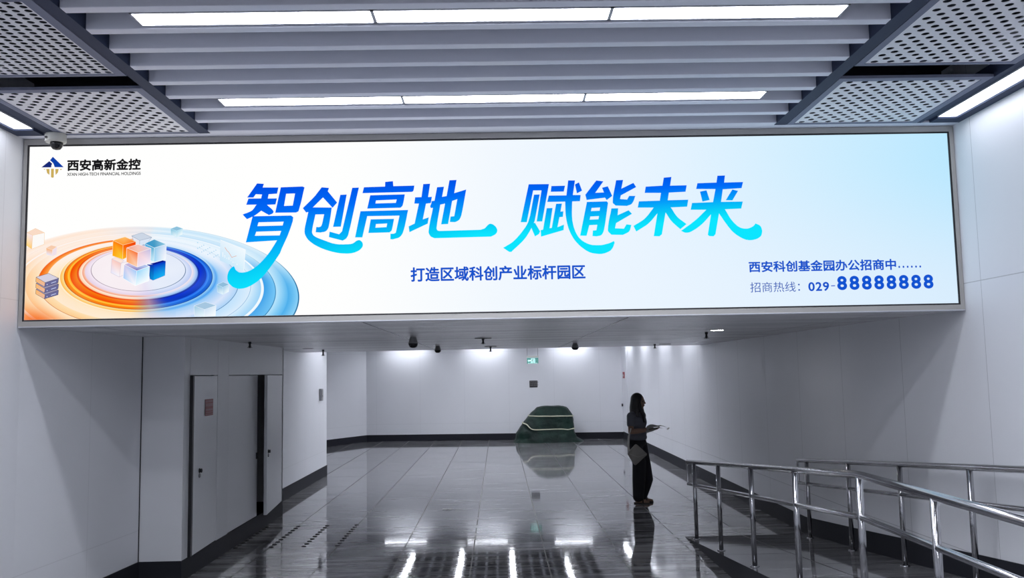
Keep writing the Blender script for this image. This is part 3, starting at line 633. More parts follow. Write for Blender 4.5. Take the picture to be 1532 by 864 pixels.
# headline, traced stroke by stroke in millimetres on the screen plane
HEADLINE = {
 'zhi': [[[[-1875,3491],[-1822,3487],[-1831,3458],[-1708,3456],[-1718,3407],[-1784,3403],[-1790,3369],[-1719,3369],[-1730,3321],[-1796,3319],[-1786,3309],[-1775,3300],[-1764,3290],[-1754,3280],[-1746,3269],[-1745,3265],[-1745,3261],[-1746,3257],[-1748,3254],[-1751,3250],[-1756,3247],[-1762,3244],[-1768,3242],[-1774,3240],[-1780,3237],[-1841,3273],[-1850,3266],[-1860,3258],[-1869,3251],[-1879,3244],[-1889,3237],[-1901,3230],[-1913,3225],[-1926,3219],[-1939,3213],[-1952,3208],[-1986,3245],[-1972,3251],[-1958,3255],[-1943,3261],[-1929,3267],[-1916,3274],[-1907,3282],[-1899,3292],[-1892,3302],[-1886,3312],[-1878,3322],[-1959,3322],[-1942,3371],[-1843,3371],[-1836,3402],[-1885,3405],[-1903,3379],[-1952,3380]]],[[[-1689,3457],[-1518,3461],[-1503,3453],[-1512,3416],[-1520,3378],[-1528,3341],[-1538,3305],[-1548,3268],[-1550,3264],[-1554,3261],[-1558,3259],[-1563,3257],[-1567,3254],[-1732,3255]],[[-1647,3405],[-1577,3406],[-1595,3310],[-1663,3308]]],[[[-1908,3230],[-1608,3231],[-1590,3217],[-1591,3210],[-1592,3202],[-1593,3194],[-1594,3186],[-1596,3179],[-1603,3157],[-1610,3135],[-1618,3113],[-1626,3091],[-1634,3069],[-1643,3049],[-1652,3029],[-1661,3009],[-1670,2989],[-1679,2969],[-1682,2962],[-1684,2955],[-1687,2947],[-1690,2940],[-1693,2933],[-1709,2908],[-1725,2884],[-1742,2859],[-1759,2835],[-1776,2812],[-1790,2794],[-1804,2777],[-1818,2760],[-1834,2744],[-1850,2729],[-1865,2716],[-1881,2705],[-1898,2694],[-1915,2684],[-1933,2676],[-1947,2670],[-1962,2666],[-1977,2662],[-1992,2661],[-2007,2660],[-2019,2662],[-2031,2665],[-2042,2669],[-2053,2674],[-2063,2681],[-2071,2688],[-2079,2696],[-2086,2704],[-2092,2714],[-2096,2724],[-2099,2735],[-2100,2746],[-2100,2757],[-2099,2769],[-2096,2780],[-2094,2789],[-2090,2798],[-2085,2806],[-2080,2814],[-2074,2822],[-2069,2826],[-2064,2830],[-2059,2834],[-2053,2837],[-2048,2840],[-2046,2834],[-2044,2827],[-2041,2821],[-2039,2814],[-2035,2809],[-2029,2803],[-2022,2798],[-2015,2793],[-2007,2789],[-1999,2788],[-1986,2787],[-1973,2788],[-1959,2790],[-1947,2793],[-1934,2798],[-1918,2805],[-1903,2814],[-1888,2824],[-1874,2835],[-1860,2846],[-1842,2864],[-1825,2881],[-1808,2900],[-1792,2920],[-1777,2939],[-1764,2958],[-1752,2977],[-1740,2996],[-1728,3016],[-1716,3036],[-1959,3024]],[[-1861,3181],[-1665,3183],[-1673,3153],[-1870,3151]],[[-1878,3107],[-1684,3110],[-1696,3075],[-1889,3075]]]],
 'chuang': [[[[-1368,3452],[-1311,3446],[-1320,3419],[-1247,3328],[-1283,3287],[-1358,3371],[-1443,3287],[-1472,3257],[-1490,3253],[-1516,3288],[-1498,3306],[-1480,3323],[-1462,3341],[-1444,3359],[-1427,3377],[-1414,3392],[-1403,3407],[-1391,3422],[-1380,3437]]],[[[-1443,3293],[-1289,3289],[-1293,3259],[-1297,3228],[-1302,3198],[-1307,3167],[-1313,3137],[-1315,3129],[-1319,3122],[-1323,3114],[-1328,3108],[-1334,3103],[-1341,3099],[-1350,3096],[-1359,3095],[-1368,3094],[-1376,3092],[-1415,3095],[-1410,3136],[-1404,3136],[-1397,3135],[-1391,3135],[-1385,3136],[-1379,3138],[-1375,3141],[-1371,3145],[-1369,3150],[-1366,3156],[-1365,3161],[-1361,3176],[-1358,3191],[-1355,3206],[-1352,3221],[-1349,3236],[-1417,3236],[-1423,3208],[-1429,3181],[-1435,3153],[-1440,3126],[-1443,3098],[-1442,3091],[-1440,3084],[-1436,3077],[-1432,3071],[-1426,3066],[-1413,3057],[-1398,3050],[-1384,3044],[-1369,3038],[-1354,3032],[-1336,3025],[-1318,3018],[-1300,3011],[-1282,3005],[-1263,3001],[-1247,2998],[-1231,2996],[-1214,2996],[-1198,2995],[-1182,2996],[-1171,2996],[-1160,2996],[-1149,2997],[-1138,2998],[-1127,3001],[-1121,3004],[-1114,3008],[-1108,3013],[-1102,3018],[-1096,3022],[-1090,3024],[-1085,3026],[-1079,3027],[-1074,3027],[-1068,3026],[-1062,3021],[-1056,3016],[-1051,3010],[-1048,3002],[-1046,2995],[-1046,2987],[-1047,2979],[-1050,2972],[-1055,2965],[-1060,2959],[-1068,2951],[-1078,2944],[-1088,2939],[-1099,2934],[-1109,2930],[-1122,2927],[-1134,2924],[-1147,2923],[-1160,2922],[-1173,2922],[-1191,2923],[-1209,2924],[-1227,2926],[-1245,2929],[-1263,2933],[-1287,2939],[-1311,2946],[-1335,2954],[-1358,2963],[-1381,2973],[-1398,2982],[-1415,2991],[-1431,3001],[-1447,3013],[-1462,3025],[-1471,3034],[-1479,3043],[-1486,3054],[-1492,3065],[-1497,3076],[-1500,3085],[-1501,3094],[-1502,3103],[-1501,3113],[-1501,3122],[-1496,3150],[-1490,3177],[-1484,3205],[-1478,3232],[-1472,3260]]],[[[-1222,3389],[-1172,3391],[-1218,3136],[-1279,3135]]],[[[-1128,3444],[-1076,3445],[-1093,3370],[-1109,3296],[-1125,3222],[-1141,3148],[-1159,3075],[-1161,3068],[-1164,3060],[-1168,3054],[-1172,3047],[-1177,3041],[-1182,3037],[-1187,3034],[-1193,3031],[-1199,3028],[-1204,3025],[-1311,3055],[-1306,3098],[-1231,3076],[-1209,3099]]]],
 'gao': [[[[-869,3487],[-808,3492],[-805,3452],[-639,3454],[-641,3445],[-642,3437],[-643,3429],[-645,3421],[-647,3413],[-649,3410],[-651,3409],[-653,3407],[-656,3406],[-658,3404],[-1048,3400],[-1036,3447],[-870,3450]]],[[[-987,3382],[-715,3385],[-718,3367],[-721,3350],[-724,3332],[-728,3314],[-733,3297],[-735,3293],[-738,3289],[-742,3285],[-746,3282],[-749,3279],[-1011,3276]],[[-942,3340],[-779,3345],[-786,3318],[-946,3316]]],[[[-1064,3256],[-690,3260],[-697,3228],[-703,3195],[-710,3163],[-717,3130],[-726,3099],[-730,3087],[-734,3076],[-740,3065],[-747,3056],[-755,3048],[-765,3041],[-777,3037],[-789,3034],[-801,3031],[-813,3028],[-831,3030],[-830,3073],[-804,3073],[-788,3081],[-758,3216],[-1011,3216],[-1050,3048],[-1107,3049]]],[[[-984,3190],[-801,3191],[-804,3173],[-808,3154],[-811,3136],[-815,3118],[-820,3100],[-822,3096],[-826,3093],[-829,3090],[-833,3087],[-837,3084],[-1003,3082]],[[-943,3152],[-855,3155],[-861,3126],[-947,3123]]]],
 'di': [[[[-569,3465],[-515,3467],[-532,3360],[-502,3362],[-511,3312],[-549,3308],[-575,3183],[-528,3199],[-537,3149],[-681,3083],[-687,3129],[-640,3151],[-605,3309],[-641,3310],[-634,3360],[-584,3361]]],[[[-506,3327],[-482,3330],[-460,3438],[-406,3441],[-422,3360],[-386,3366],[-362,3492],[-306,3494],[-326,3388],[-231,3416],[-239,3374],[-247,3332],[-255,3290],[-263,3249],[-273,3207],[-276,3200],[-279,3192],[-283,3185],[-287,3178],[-293,3172],[-298,3168],[-304,3165],[-310,3162],[-317,3159],[-323,3157],[-363,3159],[-357,3202],[-328,3204],[-302,3340],[-343,3326],[-377,3143],[-432,3141],[-399,3306],[-437,3298],[-443,3260],[-450,3223],[-457,3186],[-463,3148],[-468,3111],[-467,3107],[-466,3102],[-464,3098],[-461,3095],[-458,3092],[-452,3090],[-446,3089],[-440,3089],[-433,3089],[-427,3089],[-123,3093],[-116,3095],[-109,3097],[-102,3099],[-96,3101],[-90,3104],[-83,3110],[-78,3116],[-72,3122],[-67,3128],[-60,3133],[-57,3136],[-52,3138],[-48,3139],[-44,3140],[-40,3139],[-32,3137],[-25,3134],[-19,3130],[-13,3125],[-7,3120],[-2,3114],[2,3108],[5,3101],[8,3094],[9,3086],[8,3080],[7,3074],[4,3068],[0,3062],[-4,3057],[-11,3052],[-18,3048],[-26,3044],[-34,3041],[-41,3037],[-485,3032],[-492,3035],[-499,3038],[-506,3041],[-512,3044],[-517,3049],[-522,3056],[-526,3063],[-529,3071],[-531,3079],[-531,3087],[-526,3125],[-519,3162],[-511,3199],[-502,3236],[-495,3274],[-511,3272],[-517,3287],[-506,3312]]]],
 'fu': [[[[264,3450],[424,3449],[364,3151],[320,3151],[364,3399],[298,3400],[242,3147],[194,3148]]],[[[304,3366],[349,3367],[305,3156],[300,3145],[295,3134],[290,3123],[285,3112],[279,3102],[269,3084],[259,3066],[248,3049],[237,3032],[224,3016],[204,2994],[182,2973],[160,2953],[138,2934],[116,2913],[99,2914],[52,2947],[69,2956],[86,2966],[102,2975],[118,2985],[134,2997],[149,3011],[164,3026],[178,3042],[192,3058],[205,3074],[214,3086],[223,3098],[232,3110],[240,3123],[247,3136],[253,3148],[257,3160],[261,3173],[265,3185],[269,3198]]],[[[307,3141],[346,3072],[336,3051],[304,3033],[277,3102],[294,3139]]],[[[443,3433],[551,3434],[540,3387],[437,3387]]],[[[577,3476],[631,3475],[611,3358],[673,3357],[666,3308],[605,3307],[603,3284],[602,3261],[601,3238],[600,3215],[600,3192],[601,3174],[602,3155],[605,3137],[608,3119],[612,3101],[618,3083],[624,3065],[632,3048],[641,3032],[651,3017],[664,3004],[677,2992],[692,2982],[708,2973],[724,2966],[740,2961],[756,2957],[772,2956],[789,2955],[806,2955],[821,2955],[836,2957],[851,2960],[866,2964],[880,2967],[890,2970],[899,2974],[908,2978],[917,2982],[926,2986],[931,2971],[926,2960],[922,2948],[917,2937],[911,2927],[903,2917],[896,2910],[887,2905],[877,2900],[867,2896],[858,2892],[847,2889],[836,2887],[826,2885],[815,2885],[804,2885],[787,2887],[770,2889],[754,2892],[738,2897],[722,2904],[703,2915],[684,2929],[666,2943],[649,2959],[634,2976],[620,2992],[608,3010],[597,3029],[587,3048],[579,3068],[571,3089],[565,3110],[560,3132],[556,3154],[553,3177],[550,3202],[549,3228],[549,3254],[549,3280],[549,3306],[407,3306],[421,3357],[560,3356]]],[[[630,3443],[662,3459],[685,3392],[644,3371]]],[[[477,3290],[523,3291],[510,3227],[533,3229],[528,3185],[501,3183],[483,3103],[535,3123],[531,3079],[352,3030],[350,3082],[369,3086],[402,3256],[448,3257],[421,3096],[438,3099]]]],
 'neng': [[[[710,3359],[800,3472],[856,3464],[789,3373],[858,3375],[844,3413],[890,3424],[923,3346],[878,3313],[865,3333],[719,3317]]],[[[721,3301],[878,3303],[888,3292],[881,3249],[874,3207],[867,3164],[860,3122],[851,3080],[848,3070],[845,3061],[841,3052],[835,3043],[829,3036],[822,3032],[814,3029],[805,3028],[796,3026],[787,3025],[757,3028],[762,3072],[789,3074],[798,3117],[735,3115],[711,3031],[660,3033]],[[757,3252],[824,3255],[819,3229],[751,3227]],[[745,3184],[813,3186],[808,3161],[739,3159]]],[[[957,3471],[1013,3473],[997,3403],[1094,3448],[1115,3414],[991,3349],[984,3320],[1040,3315],[1057,3344],[1107,3343],[1101,3331],[1097,3318],[1092,3306],[1086,3294],[1078,3283],[1072,3277],[1064,3273],[1055,3270],[1046,3268],[1038,3264],[947,3268],[942,3274],[936,3279],[930,3284],[926,3289],[925,3296],[928,3331],[934,3366],[942,3401],[950,3436]]],[[[913,3246],[967,3246],[961,3191],[1049,3229],[1075,3200],[947,3128],[937,3087],[1007,3083],[1029,3117],[1068,3111],[1064,3101],[1061,3090],[1058,3079],[1054,3069],[1048,3060],[1039,3053],[1029,3047],[1019,3043],[1008,3038],[998,3033],[907,3036],[901,3043],[894,3049],[887,3056],[882,3063],[880,3071],[883,3106],[889,3141],[897,3176],[906,3211]]]],
 'wei': [[[[1337,3486],[1398,3491],[1385,3421],[1517,3422],[1506,3370],[1373,3365],[1362,3304],[1525,3306],[1514,3250],[1384,3246],[1394,3231],[1403,3215],[1412,3199],[1422,3184],[1433,3170],[1446,3157],[1460,3145],[1475,3134],[1489,3123],[1504,3111],[1453,3071],[1439,3084],[1425,3096],[1412,3109],[1398,3122],[1386,3136],[1376,3149],[1367,3163],[1358,3178],[1350,3192],[1341,3206],[1306,3033],[1286,3017],[1241,3019],[1276,3200],[1261,3183],[1247,3167],[1233,3150],[1218,3135],[1202,3120],[1184,3106],[1164,3094],[1144,3082],[1124,3070],[1104,3058],[1083,3103],[1101,3114],[1120,3124],[1138,3135],[1156,3146],[1173,3159],[1189,3175],[1205,3192],[1219,3210],[1234,3229],[1248,3247],[1122,3249],[1133,3299],[1299,3302],[1310,3364],[1181,3366],[1191,3416],[1324,3422]]]],
 'lai': [[[[1765,3495],[1825,3496],[1816,3439],[1967,3441],[1953,3392],[1803,3385],[1785,3284],[1958,3284],[1943,3228],[1813,3224],[1823,3207],[1832,3190],[1841,3173],[1850,3156],[1861,3140],[1871,3127],[1882,3114],[1894,3102],[1906,3090],[1920,3081],[1931,3075],[1943,3071],[1955,3068],[1968,3067],[1981,3067],[1991,3068],[2002,3071],[2012,3075],[2022,3080],[2031,3085],[2036,3089],[2040,3093],[2044,3098],[2048,3103],[2052,3107],[2059,3103],[2068,3100],[2076,3096],[2083,3092],[2089,3086],[2094,3078],[2097,3070],[2099,3061],[2101,3052],[2101,3043],[2100,3034],[2098,3025],[2095,3016],[2091,3008],[2085,3001],[2074,2993],[2062,2986],[2049,2981],[2036,2978],[2022,2975],[2009,2974],[1994,2974],[1981,2976],[1967,2979],[1954,2984],[1936,2993],[1919,3003],[1902,3014],[1887,3026],[1872,3039],[1857,3055],[1844,3072],[1831,3089],[1819,3107],[1807,3125],[1798,3138],[1790,3152],[1782,3165],[1773,3178],[1765,3192],[1730,3026],[1714,3010],[1680,3012],[1669,3023],[1701,3185],[1685,3169],[1670,3152],[1655,3136],[1639,3120],[1622,3105],[1607,3093],[1592,3082],[1576,3071],[1560,3062],[1544,3053],[1535,3049],[1526,3045],[1516,3043],[1507,3042],[1497,3042],[1489,3043],[1481,3046],[1473,3050],[1466,3054],[1458,3058],[1481,3073],[1503,3089],[1526,3104],[1548,3120],[1570,3137],[1590,3153],[1609,3170],[1628,3188],[1646,3205],[1665,3223],[1541,3225],[1554,3279],[1721,3283],[1745,3388],[1591,3391],[1603,3437],[1755,3440]]],[[[1621,3369],[1673,3379],[1695,3301],[1637,3289]]],[[[1879,3382],[1924,3370],[1876,3295],[1823,3297]]]],
}
EMBLEM = {
 'navy': [[[[-3564,3646],[-3504,3695],[-3480,3674],[-3486,3662],[-3487,3645]]]],
 'blue': [[[[-3498,3702],[-3477,3730],[-3390,3645],[-3460,3646],[-3467,3666],[-3474,3680]]]],
 'gold': [[[[-3549,3633],[-3531,3633],[-3536,3626]]],[[[-3526,3633],[-3500,3633],[-3499,3585],[-3517,3599]]],[[[-3488,3634],[-3466,3634],[-3465,3565],[-3475,3561],[-3486,3567]]],[[[-3455,3632],[-3428,3631],[-3434,3602],[-3451,3584]]],[[[-3419,3631],[-3402,3631],[-3412,3620]]]],
}
def head_mat():
    m = bpy.data.materials.new('headline_gradient'); m.use_nodes = True; t = m.node_tree; t.nodes.clear()
    n = NT.__new__(NT); n.t = t; n.b = None
    p, q = n.pos()
    k = n.ramp(n.math('DIVIDE', n.math('ADD', q[0], 2.2), 4.4), [(0.05, .36), (.40, .60), (.47, .67), (.66, .66), (.92, .86)])
    g = n.math('MULTIPLY', n.math('MULTIPLY', k, 3.0), n.math('SUBTRACT', 3.55, q[2]))
    c = n.ramp(g, [(0, lin((.0, .26, .88))), (.35, lin((.0, .42, .97))), (.60, lin((.02, .62, .98))), (.85, lin((.03, .82, .97))), (1, lin((.05, .90, 1)))])
    e = n.n('ShaderNodeEmission'); e.inputs[1].default_value = SCREEN_E; n.l(c, e.inputs[0])
    o = n.n('ShaderNodeOutputMaterial'); n.l(e.outputs[0], o.inputs[0]); return m
M['head'] = head_mat()
def fill(bm, loops, y):
    L = [[Vector((a/1000, y, b/1000)) for a, b in lp] for lp in loops]
    flat = [v for lp in L for v in lp]; V_ = [bm.verts.new(v) for v in flat]
    for tri in tessellate_polygon(L):
        try: bm.faces.new([V_[i] for i in tri])
        except ValueError: pass
YT = YS - .003
for key, polys in HEADLINE.items():
    bm = new()
    for i, lp in enumerate(polys): fill(bm, lp, YT - .00005*i)
    obj('headline_character', bm, M['head'], SCR, label='blue brush lettering')
for key, mk in (('navy', 'logo_navy'), ('blue', 'logo_blue'), ('gold', 'logo_gold')):
    bm = new()
    for lp in EMBLEM[key]: fill(bm, lp, YT)
    obj('logo_emblem', bm, M[mk], SCR, label={'navy': 'navy left half of the roof emblem', 'blue': 'blue right half of the roof emblem', 'gold': 'gold bars below the roof emblem'}[key])
def text(name, body, x0, x1, z0, z1, m, bold=0.0, spacing=1.0, **tags):
    """flat lettering fitted to a box; bold = stroke thickening in metres"""
    c = bpy.data.curves.new('txt', 'FONT'); c.body = body; c.space_character = spacing
    o = bpy.data.objects.new('txt', c); COL.objects.link(o)
    me = bpy.data.meshes.new_from_object(o.evaluated_get(bpy.context.evaluated_depsgraph_get()))
    bpy.data.objects.remove(o); bpy.data.curves.remove(c); me.materials.clear()
    X = [v.co.x for v in me.vertices]; Y = [v.co.y for v in me.vertices]
    a, b, c0, d = min(X), max(X), min(Y), max(Y)
    x0 += bold; x1 -= bold; z0 += bold; z1 -= bold
    P = [(x0+(v.co.x-a)/(b-a)*(x1-x0), z0+(v.co.y-c0)/(d-c0)*(z1-z0)) for v in me.vertices]
    Fs = [tuple(p.vertices) for p in me.polygons]; bpy.data.meshes.remove(me)
    V_, F_ = [], []
    for i in range(13 if bold else 1):
        r = 0 if i == 0 else bold; t = i*math.pi/6; n = len(V_)
        V_ += [(x+r*math.cos(t), YT-.00003*i, z+r*math.sin(t)) for x, z in P]; F_ += [tuple(q+n for q in f) for f in Fs]
    me = bpy.data.meshes.new(name); me.from_pydata(V_, [], F_)
    return obj(name, me, m, SCR, **tags)
text('slogan_text', '打造区域科创产业标杆园区', -.675, .694, 2.690, 2.805, M['txt_blue'], .0032)
text('contact_text', '西安科创基金园办公招商中', 1.982, 3.150, 2.718, 2.807, M['txt_blue'], .0026)
text('contact_text', '……', 3.167, 3.348, 2.733, 2.750, M['txt_blue'], .001)
text('hotline_text', '招商热线：', 1.986, 2.378, 2.560, 2.640, M['txt_thin'])
text('hotline_text', '029', 2.445, 2.609, 2.562, 2.633, M['txt_blue'], .0026, 1.12)
bm = new(); quad(bm, (2.625, YT, 2.598), (2.657, YT, 2.598), (2.657, YT, 2.605), (2.625, YT, 2.605)); obj('hotline_dash', bm, M['txt_blue'], SCR)
text('hotline_number', '88888888', 2.674, 3.437, 2.566, 2.677, M['txt_blue2'], .0055, 1.28)
text('logo_text', '西安高新金控', -3.363, -2.788, 3.613, 3.706, M['txt_black'], .0036)
text('logo_caption', "XI'AN HIGH-TECH FINANCIAL HOLDINGS", -3.362, -2.787, 3.574, 3.600, M['txt_black'], .0006)
# ------------------------------------------------------------------ small fittings
def dome_cam_ceiling(x, y, w, h, label):
    o = empty('dome_camera', (x, y, ZS), label, 'security camera', 'dome cameras under the low ceiling')
    bm = new(); lathe(bm, [(0, 0), (w*.30, 0), (w*.34, -h*.12), (w*.46, -h*.50), (w*.5, -h*.52), (w*.5, -h*.60), (0, -h*.60)], (x, y, ZS), 28)
    obj('housing', bm, M['grey_plastic'], o, True)
    bm = new(); lathe(bm, [(w*.49, -h*.58), (w*.49, -h*.66), (w*.44, -h*.80), (w*.34, -h*.93), (w*.18, -h*.99), (0, -h)], (x, y, ZS), 28)
    obj('dome', bm, M['dome'], o, True, label='black dome')
dome_cam_ceiling(-.969, 10.0, .112, .125, 'largest grey dome camera under the low ceiling')
dome_cam_ceiling(-.925, 13.4, .100, .105, 'small dome camera beyond the largest one, left of the ceiling plates')
dome_cam_ceiling(1.178, 13.4, .112, .100, 'dome camera under the low ceiling, above right of the tarpaulin heap')
o = empty('security_camera', (-3.385, 6.655, ZC), 'white bracketed dome camera above the screen corner', 'security camera')
bm = new(); lathe(bm, [(0, 0), (.07, 0), (.076, -.006), (.076, -.060), (.070, -.068), (0, -.068)], (-3.385, 6.655, ZC), 32)
obj('housing', bm, M['white_plastic'], o, True)
bm = new(); lathe(bm, [(.046, -.066), (.046, -.085), (.040, -.105), (.026, -.122), (0, -.128)], (-3.375, 6.650, ZC), 28)
obj('dome', bm, M['dome'], o, True, label='black camera ball')
bm = new(); box(bm, -3.43, -3.415, 6.575, 6.585, ZC-.05, ZC-.035)
obj('screw', bm, M['dark_metal'], o)

def sprinkler(x, y, plate, label, px=0, drop=.075):
    o = empty('sprinkler', (x, y, ZS), label, 'sprinkler', 'sprinklers under the low ceiling')
    bm = new(); lathe(bm, [(0, 0), (.018, 0), (.018, -.02), (.012, -.025), (.012, -drop*.7), (.02, -drop*.72), (.02, -drop*.8), (.008, -drop*.85), (.008, -drop), (0, -drop)], (x, y, ZS), 14)
    obj('head', bm, M['dark_metal'], o, True)
    bm = new(); lathe(bm, [(0, -drop*.88), (.03, -drop*.9), (.03, -drop*.95), (0, -drop*.95)], (x, y, ZS), 14); obj('deflector', bm, M['dark_metal'], o)
    if plate:
        bm = new(); lathe(bm, [(0, 0), (plate, 0), (plate, -.006), (plate*.9, -.010), (0, -.010)], (x+px, y, ZS), 28); obj('plate', bm, M['grey_plastic'], o, label='round cover plate')
sprinkler(-2.971, 10.52, 0, 'bare sprinkler head above the cupboard block')
sprinkler(-2.831, 14.2, 0, 'bare sprinkler head at the end of the low ceiling, by the left wall', drop=.10)
sprinkler(-.184, 10.7, .105, 'sprinkler with the broad cover plate, nearer of the two beside the dome cameras')
sprinkler(-.124, 14.0, .10, 'sprinkler with a cover plate, farther of the two beside the dome cameras', drop=.09)
sprinkler(2.60, 14.5, .10, 'sprinkler with its cover plate set to the side, above the woman', px=.17)
sprinkler(2.44, 10.2, 0, 'bare sprinkler head beside the lit downlight')
def downlight(x, y, lit, label):
    o = empty('downlight', (x, y, ZS), label, 'ceiling light')
    bm = new(); lathe(bm, [(.072, 0), (.085, 0), (.085, -.006), (.072, -.006), (.072, 0)], (x, y, ZS), 32); obj('ring', bm, M['grey_plastic'], o)
    bm = new(); lathe(bm, [(0, -.001), (.072, -.001), (.072, -.004), (0, -.004)], (x, y, ZS), 32); obj('lens', bm, M['lamp_down'] if lit else M['dome'], o)
downlight(2.43, 9.65, True, 'round lit downlight in the low ceiling near the right wall')
downlight(-2.90, 13.4, False, 'round unlit downlight in the low ceiling near the left wall')

# exit sign hung from the farther ceiling
ex, ey = .956, 24.55
o = empty('exit_sign', (ex, ey, 2.3), 'hanging green exit sign with a white arrow and doorway', 'exit sign')
obj('panel', box(new(), ex-.16, ex+.16, ey-.012, ey+.012, 2.215, 2.375, .004), mat('exit_green', (.05, .18, .15), .3, emit=lin((.42, .68, .66)), estr=.45), o)
wm = mat('exit_white', (.7, .9, .88), .3, emit=lin((.78, 1.0, .99)), estr=1.0)
bm = new(); yy = ey-.0135
def fl(pts):
    prism(bm, [(ex+a, 2.295+b) for a, b in pts], yy-.003, yy, 1)
fl([(-.14, 0), (-.10, .035), (-.10, .012), (-.045, .012), (-.045, -.012), (-.10, -.012), (-.10, -.035)])
obj('arrow', bm, wm, o)
bm = new()
for q in ([(-.045, -.06), (-.03, -.06), (-.03, .06), (-.045, .06)], [(.05, -.06), (.065, -.06), (.065, .06), (.05, .06)], [(-.03, .045), (.05, .045), (.05, .06), (-.03, .06)], [(-.02, -.055), (.005, -.01), (.0, .025), (.025, .03), (.03, 0), (.02, -.02), (.04, -.05), (.025, -.055), (.005, -.03), (-.005, -.06)]): fl(q)
obj('doorway', bm, wm, o)
bm = new()
for k in range(6): fl([(-.13+.045*k, -.076), (-.10+.045*k, -.076), (-.10+.045*k, -.066), (-.13+.045*k, -.066)])
obj('underline', bm, wm, o)
obj('hanging_bar', box(new(), ex-.17, ex+.17, ey-.02, ey+.02, 2.39, 2.43, .004), M['white_plastic'], o)
bm = new(); tube(bm, [(ex-.15, ey, 2.43), (ex-.15, ey, ZU)], .006, 8); obj('rod', bm, M['steel_dark'], o)
bm = new(); tube(bm, [(ex+.15, ey, 2.43), (ex+.15, ey, ZU)], .006, 8); obj('rod', bm, M['steel_dark'], o)
def far_y(x): return 26.6 - (x+4)*.1064
# dark plaque on the far wall
px0, px1 = .905, 1.195; py = far_y(1.05)-.035
o = empty('wall_plaque', (1.05, py, 1.62), 'small dark plaque on the far wall above the tarpaulin heap', 'plaque')
obj('board', box(new(), px0, px1, py-.005, py+.04, 1.523, 1.726, .003), M['black'], o)
bm = new(); random.seed(4)
for r in range(5):
    z = 1.705 - r*.031; x = px0+.02
    while x < px1-.03:
        w = random.uniform(.012, .05); prism(bm, [(x, z-.014), (x+w, z-.014), (x+w, z), (x, z)], py-.008, py-.004, 1); x += w + random.uniform(.006, .02)
obj('relief', bm, mat('plaque_grey', (.22, .21, .22), .5), o, label='grey raised markings')
# small grey box on the left wall
o = empty('wall_dispenser', (-3.47, 17.17, 1.62), 'narrow grey metal box on the left wall past the cupboards', 'wall box')
obj('case', box(new(), -3.485, -3.435, 17.09, 17.25, 1.50, 1.73, .006), M['steel_dark'], o)
obj('front_plate', box(new(), -3.437, -3.430, 17.11, 17.23, 1.56, 1.71, .003), M['grey_plastic'], o); obj('slot', box(new(), -3.431, -3.428, 17.13, 17.21, 1.585, 1.60), M['black'], o)
# red call box + handle of the door at the end of the right wall
o = empty('fire_alarm_box', (XR2, 25.3, 1.84), 'tiny red box high on the far end of the right wall', 'alarm box')
obj('case', box(new(), XR2-.03, XR2+.005, 25.15, 25.42, 1.75, 1.93, .004), M['red'], o); obj('label_plate', box(new(), XR2-.033, XR2-.029, 25.20, 25.37, 1.80, 1.86), M['paper'], o)
d4 = empty('door_4', (XR2, 25.2, 0), 'flush white door at the far end of the right wall', 'door', kind='structure')
obj('leaf', box(new(), XR2-.008, XR2+.01, 24.75, 25.72, .0+.42, ZS+.2, .002), M['wall_y'], d4)
bm = new(); box(bm, XR2-.05, XR2-.008, 25.64, 25.68, .93, 1.01, .004); obj('handle', bm, M['dark_metal'], d4)

# warning studs set in the floor and a floor socket
st = None
NEAR = ['nearest the cupboards', 'second from the cupboards', 'third from the cupboards', 'farthest from the cupboards']
Q = ['first', 'second', 'third', 'fourth', 'fifth', 'sixth', 'seventh', 'eighth', 'ninth', 'tenth']
for i, x in enumerate((-3.10, -2.69, -2.31, -1.92)):
    for k in range(10):
        y = 10.48 + .155*k; lab = 'small steel floor stud, %s from the front in the row %s' % (Q[k], NEAR[i])
        if st is None:
            bm = new(); lathe(bm, [(.030, 0), (.030, .003), (.021, .008), (0, .009)], (x, y, 0), 14)
            st = obj('floor_stud', bm, M['dark_metal'], None, True, origin=(x, y, 0), label=lab, cat='floor stud', group='steel warning studs in the floor'); sx, sy = x, y
        else: copy_thing(st, (x-sx, y-sy, 0), label=lab)
o = empty('floor_socket', (-.781, 13.05, 0), 'small dark metal cover set in the middle of the floor', 'floor socket')
bm = new(); lathe(bm, [(0, 0), (.085, 0), (.085, .003), (.06, .004), (0, .004)], (-.781, 13.05, 0), 24); obj('cover', bm, M['dark_metal'], o)
bm = new(); lathe(bm, [(0, .003), (.022, .003), (.018, .010), (0, .011)], (-.781, 13.05, 0), 16); obj('lid', bm, M['steel'], o, True)

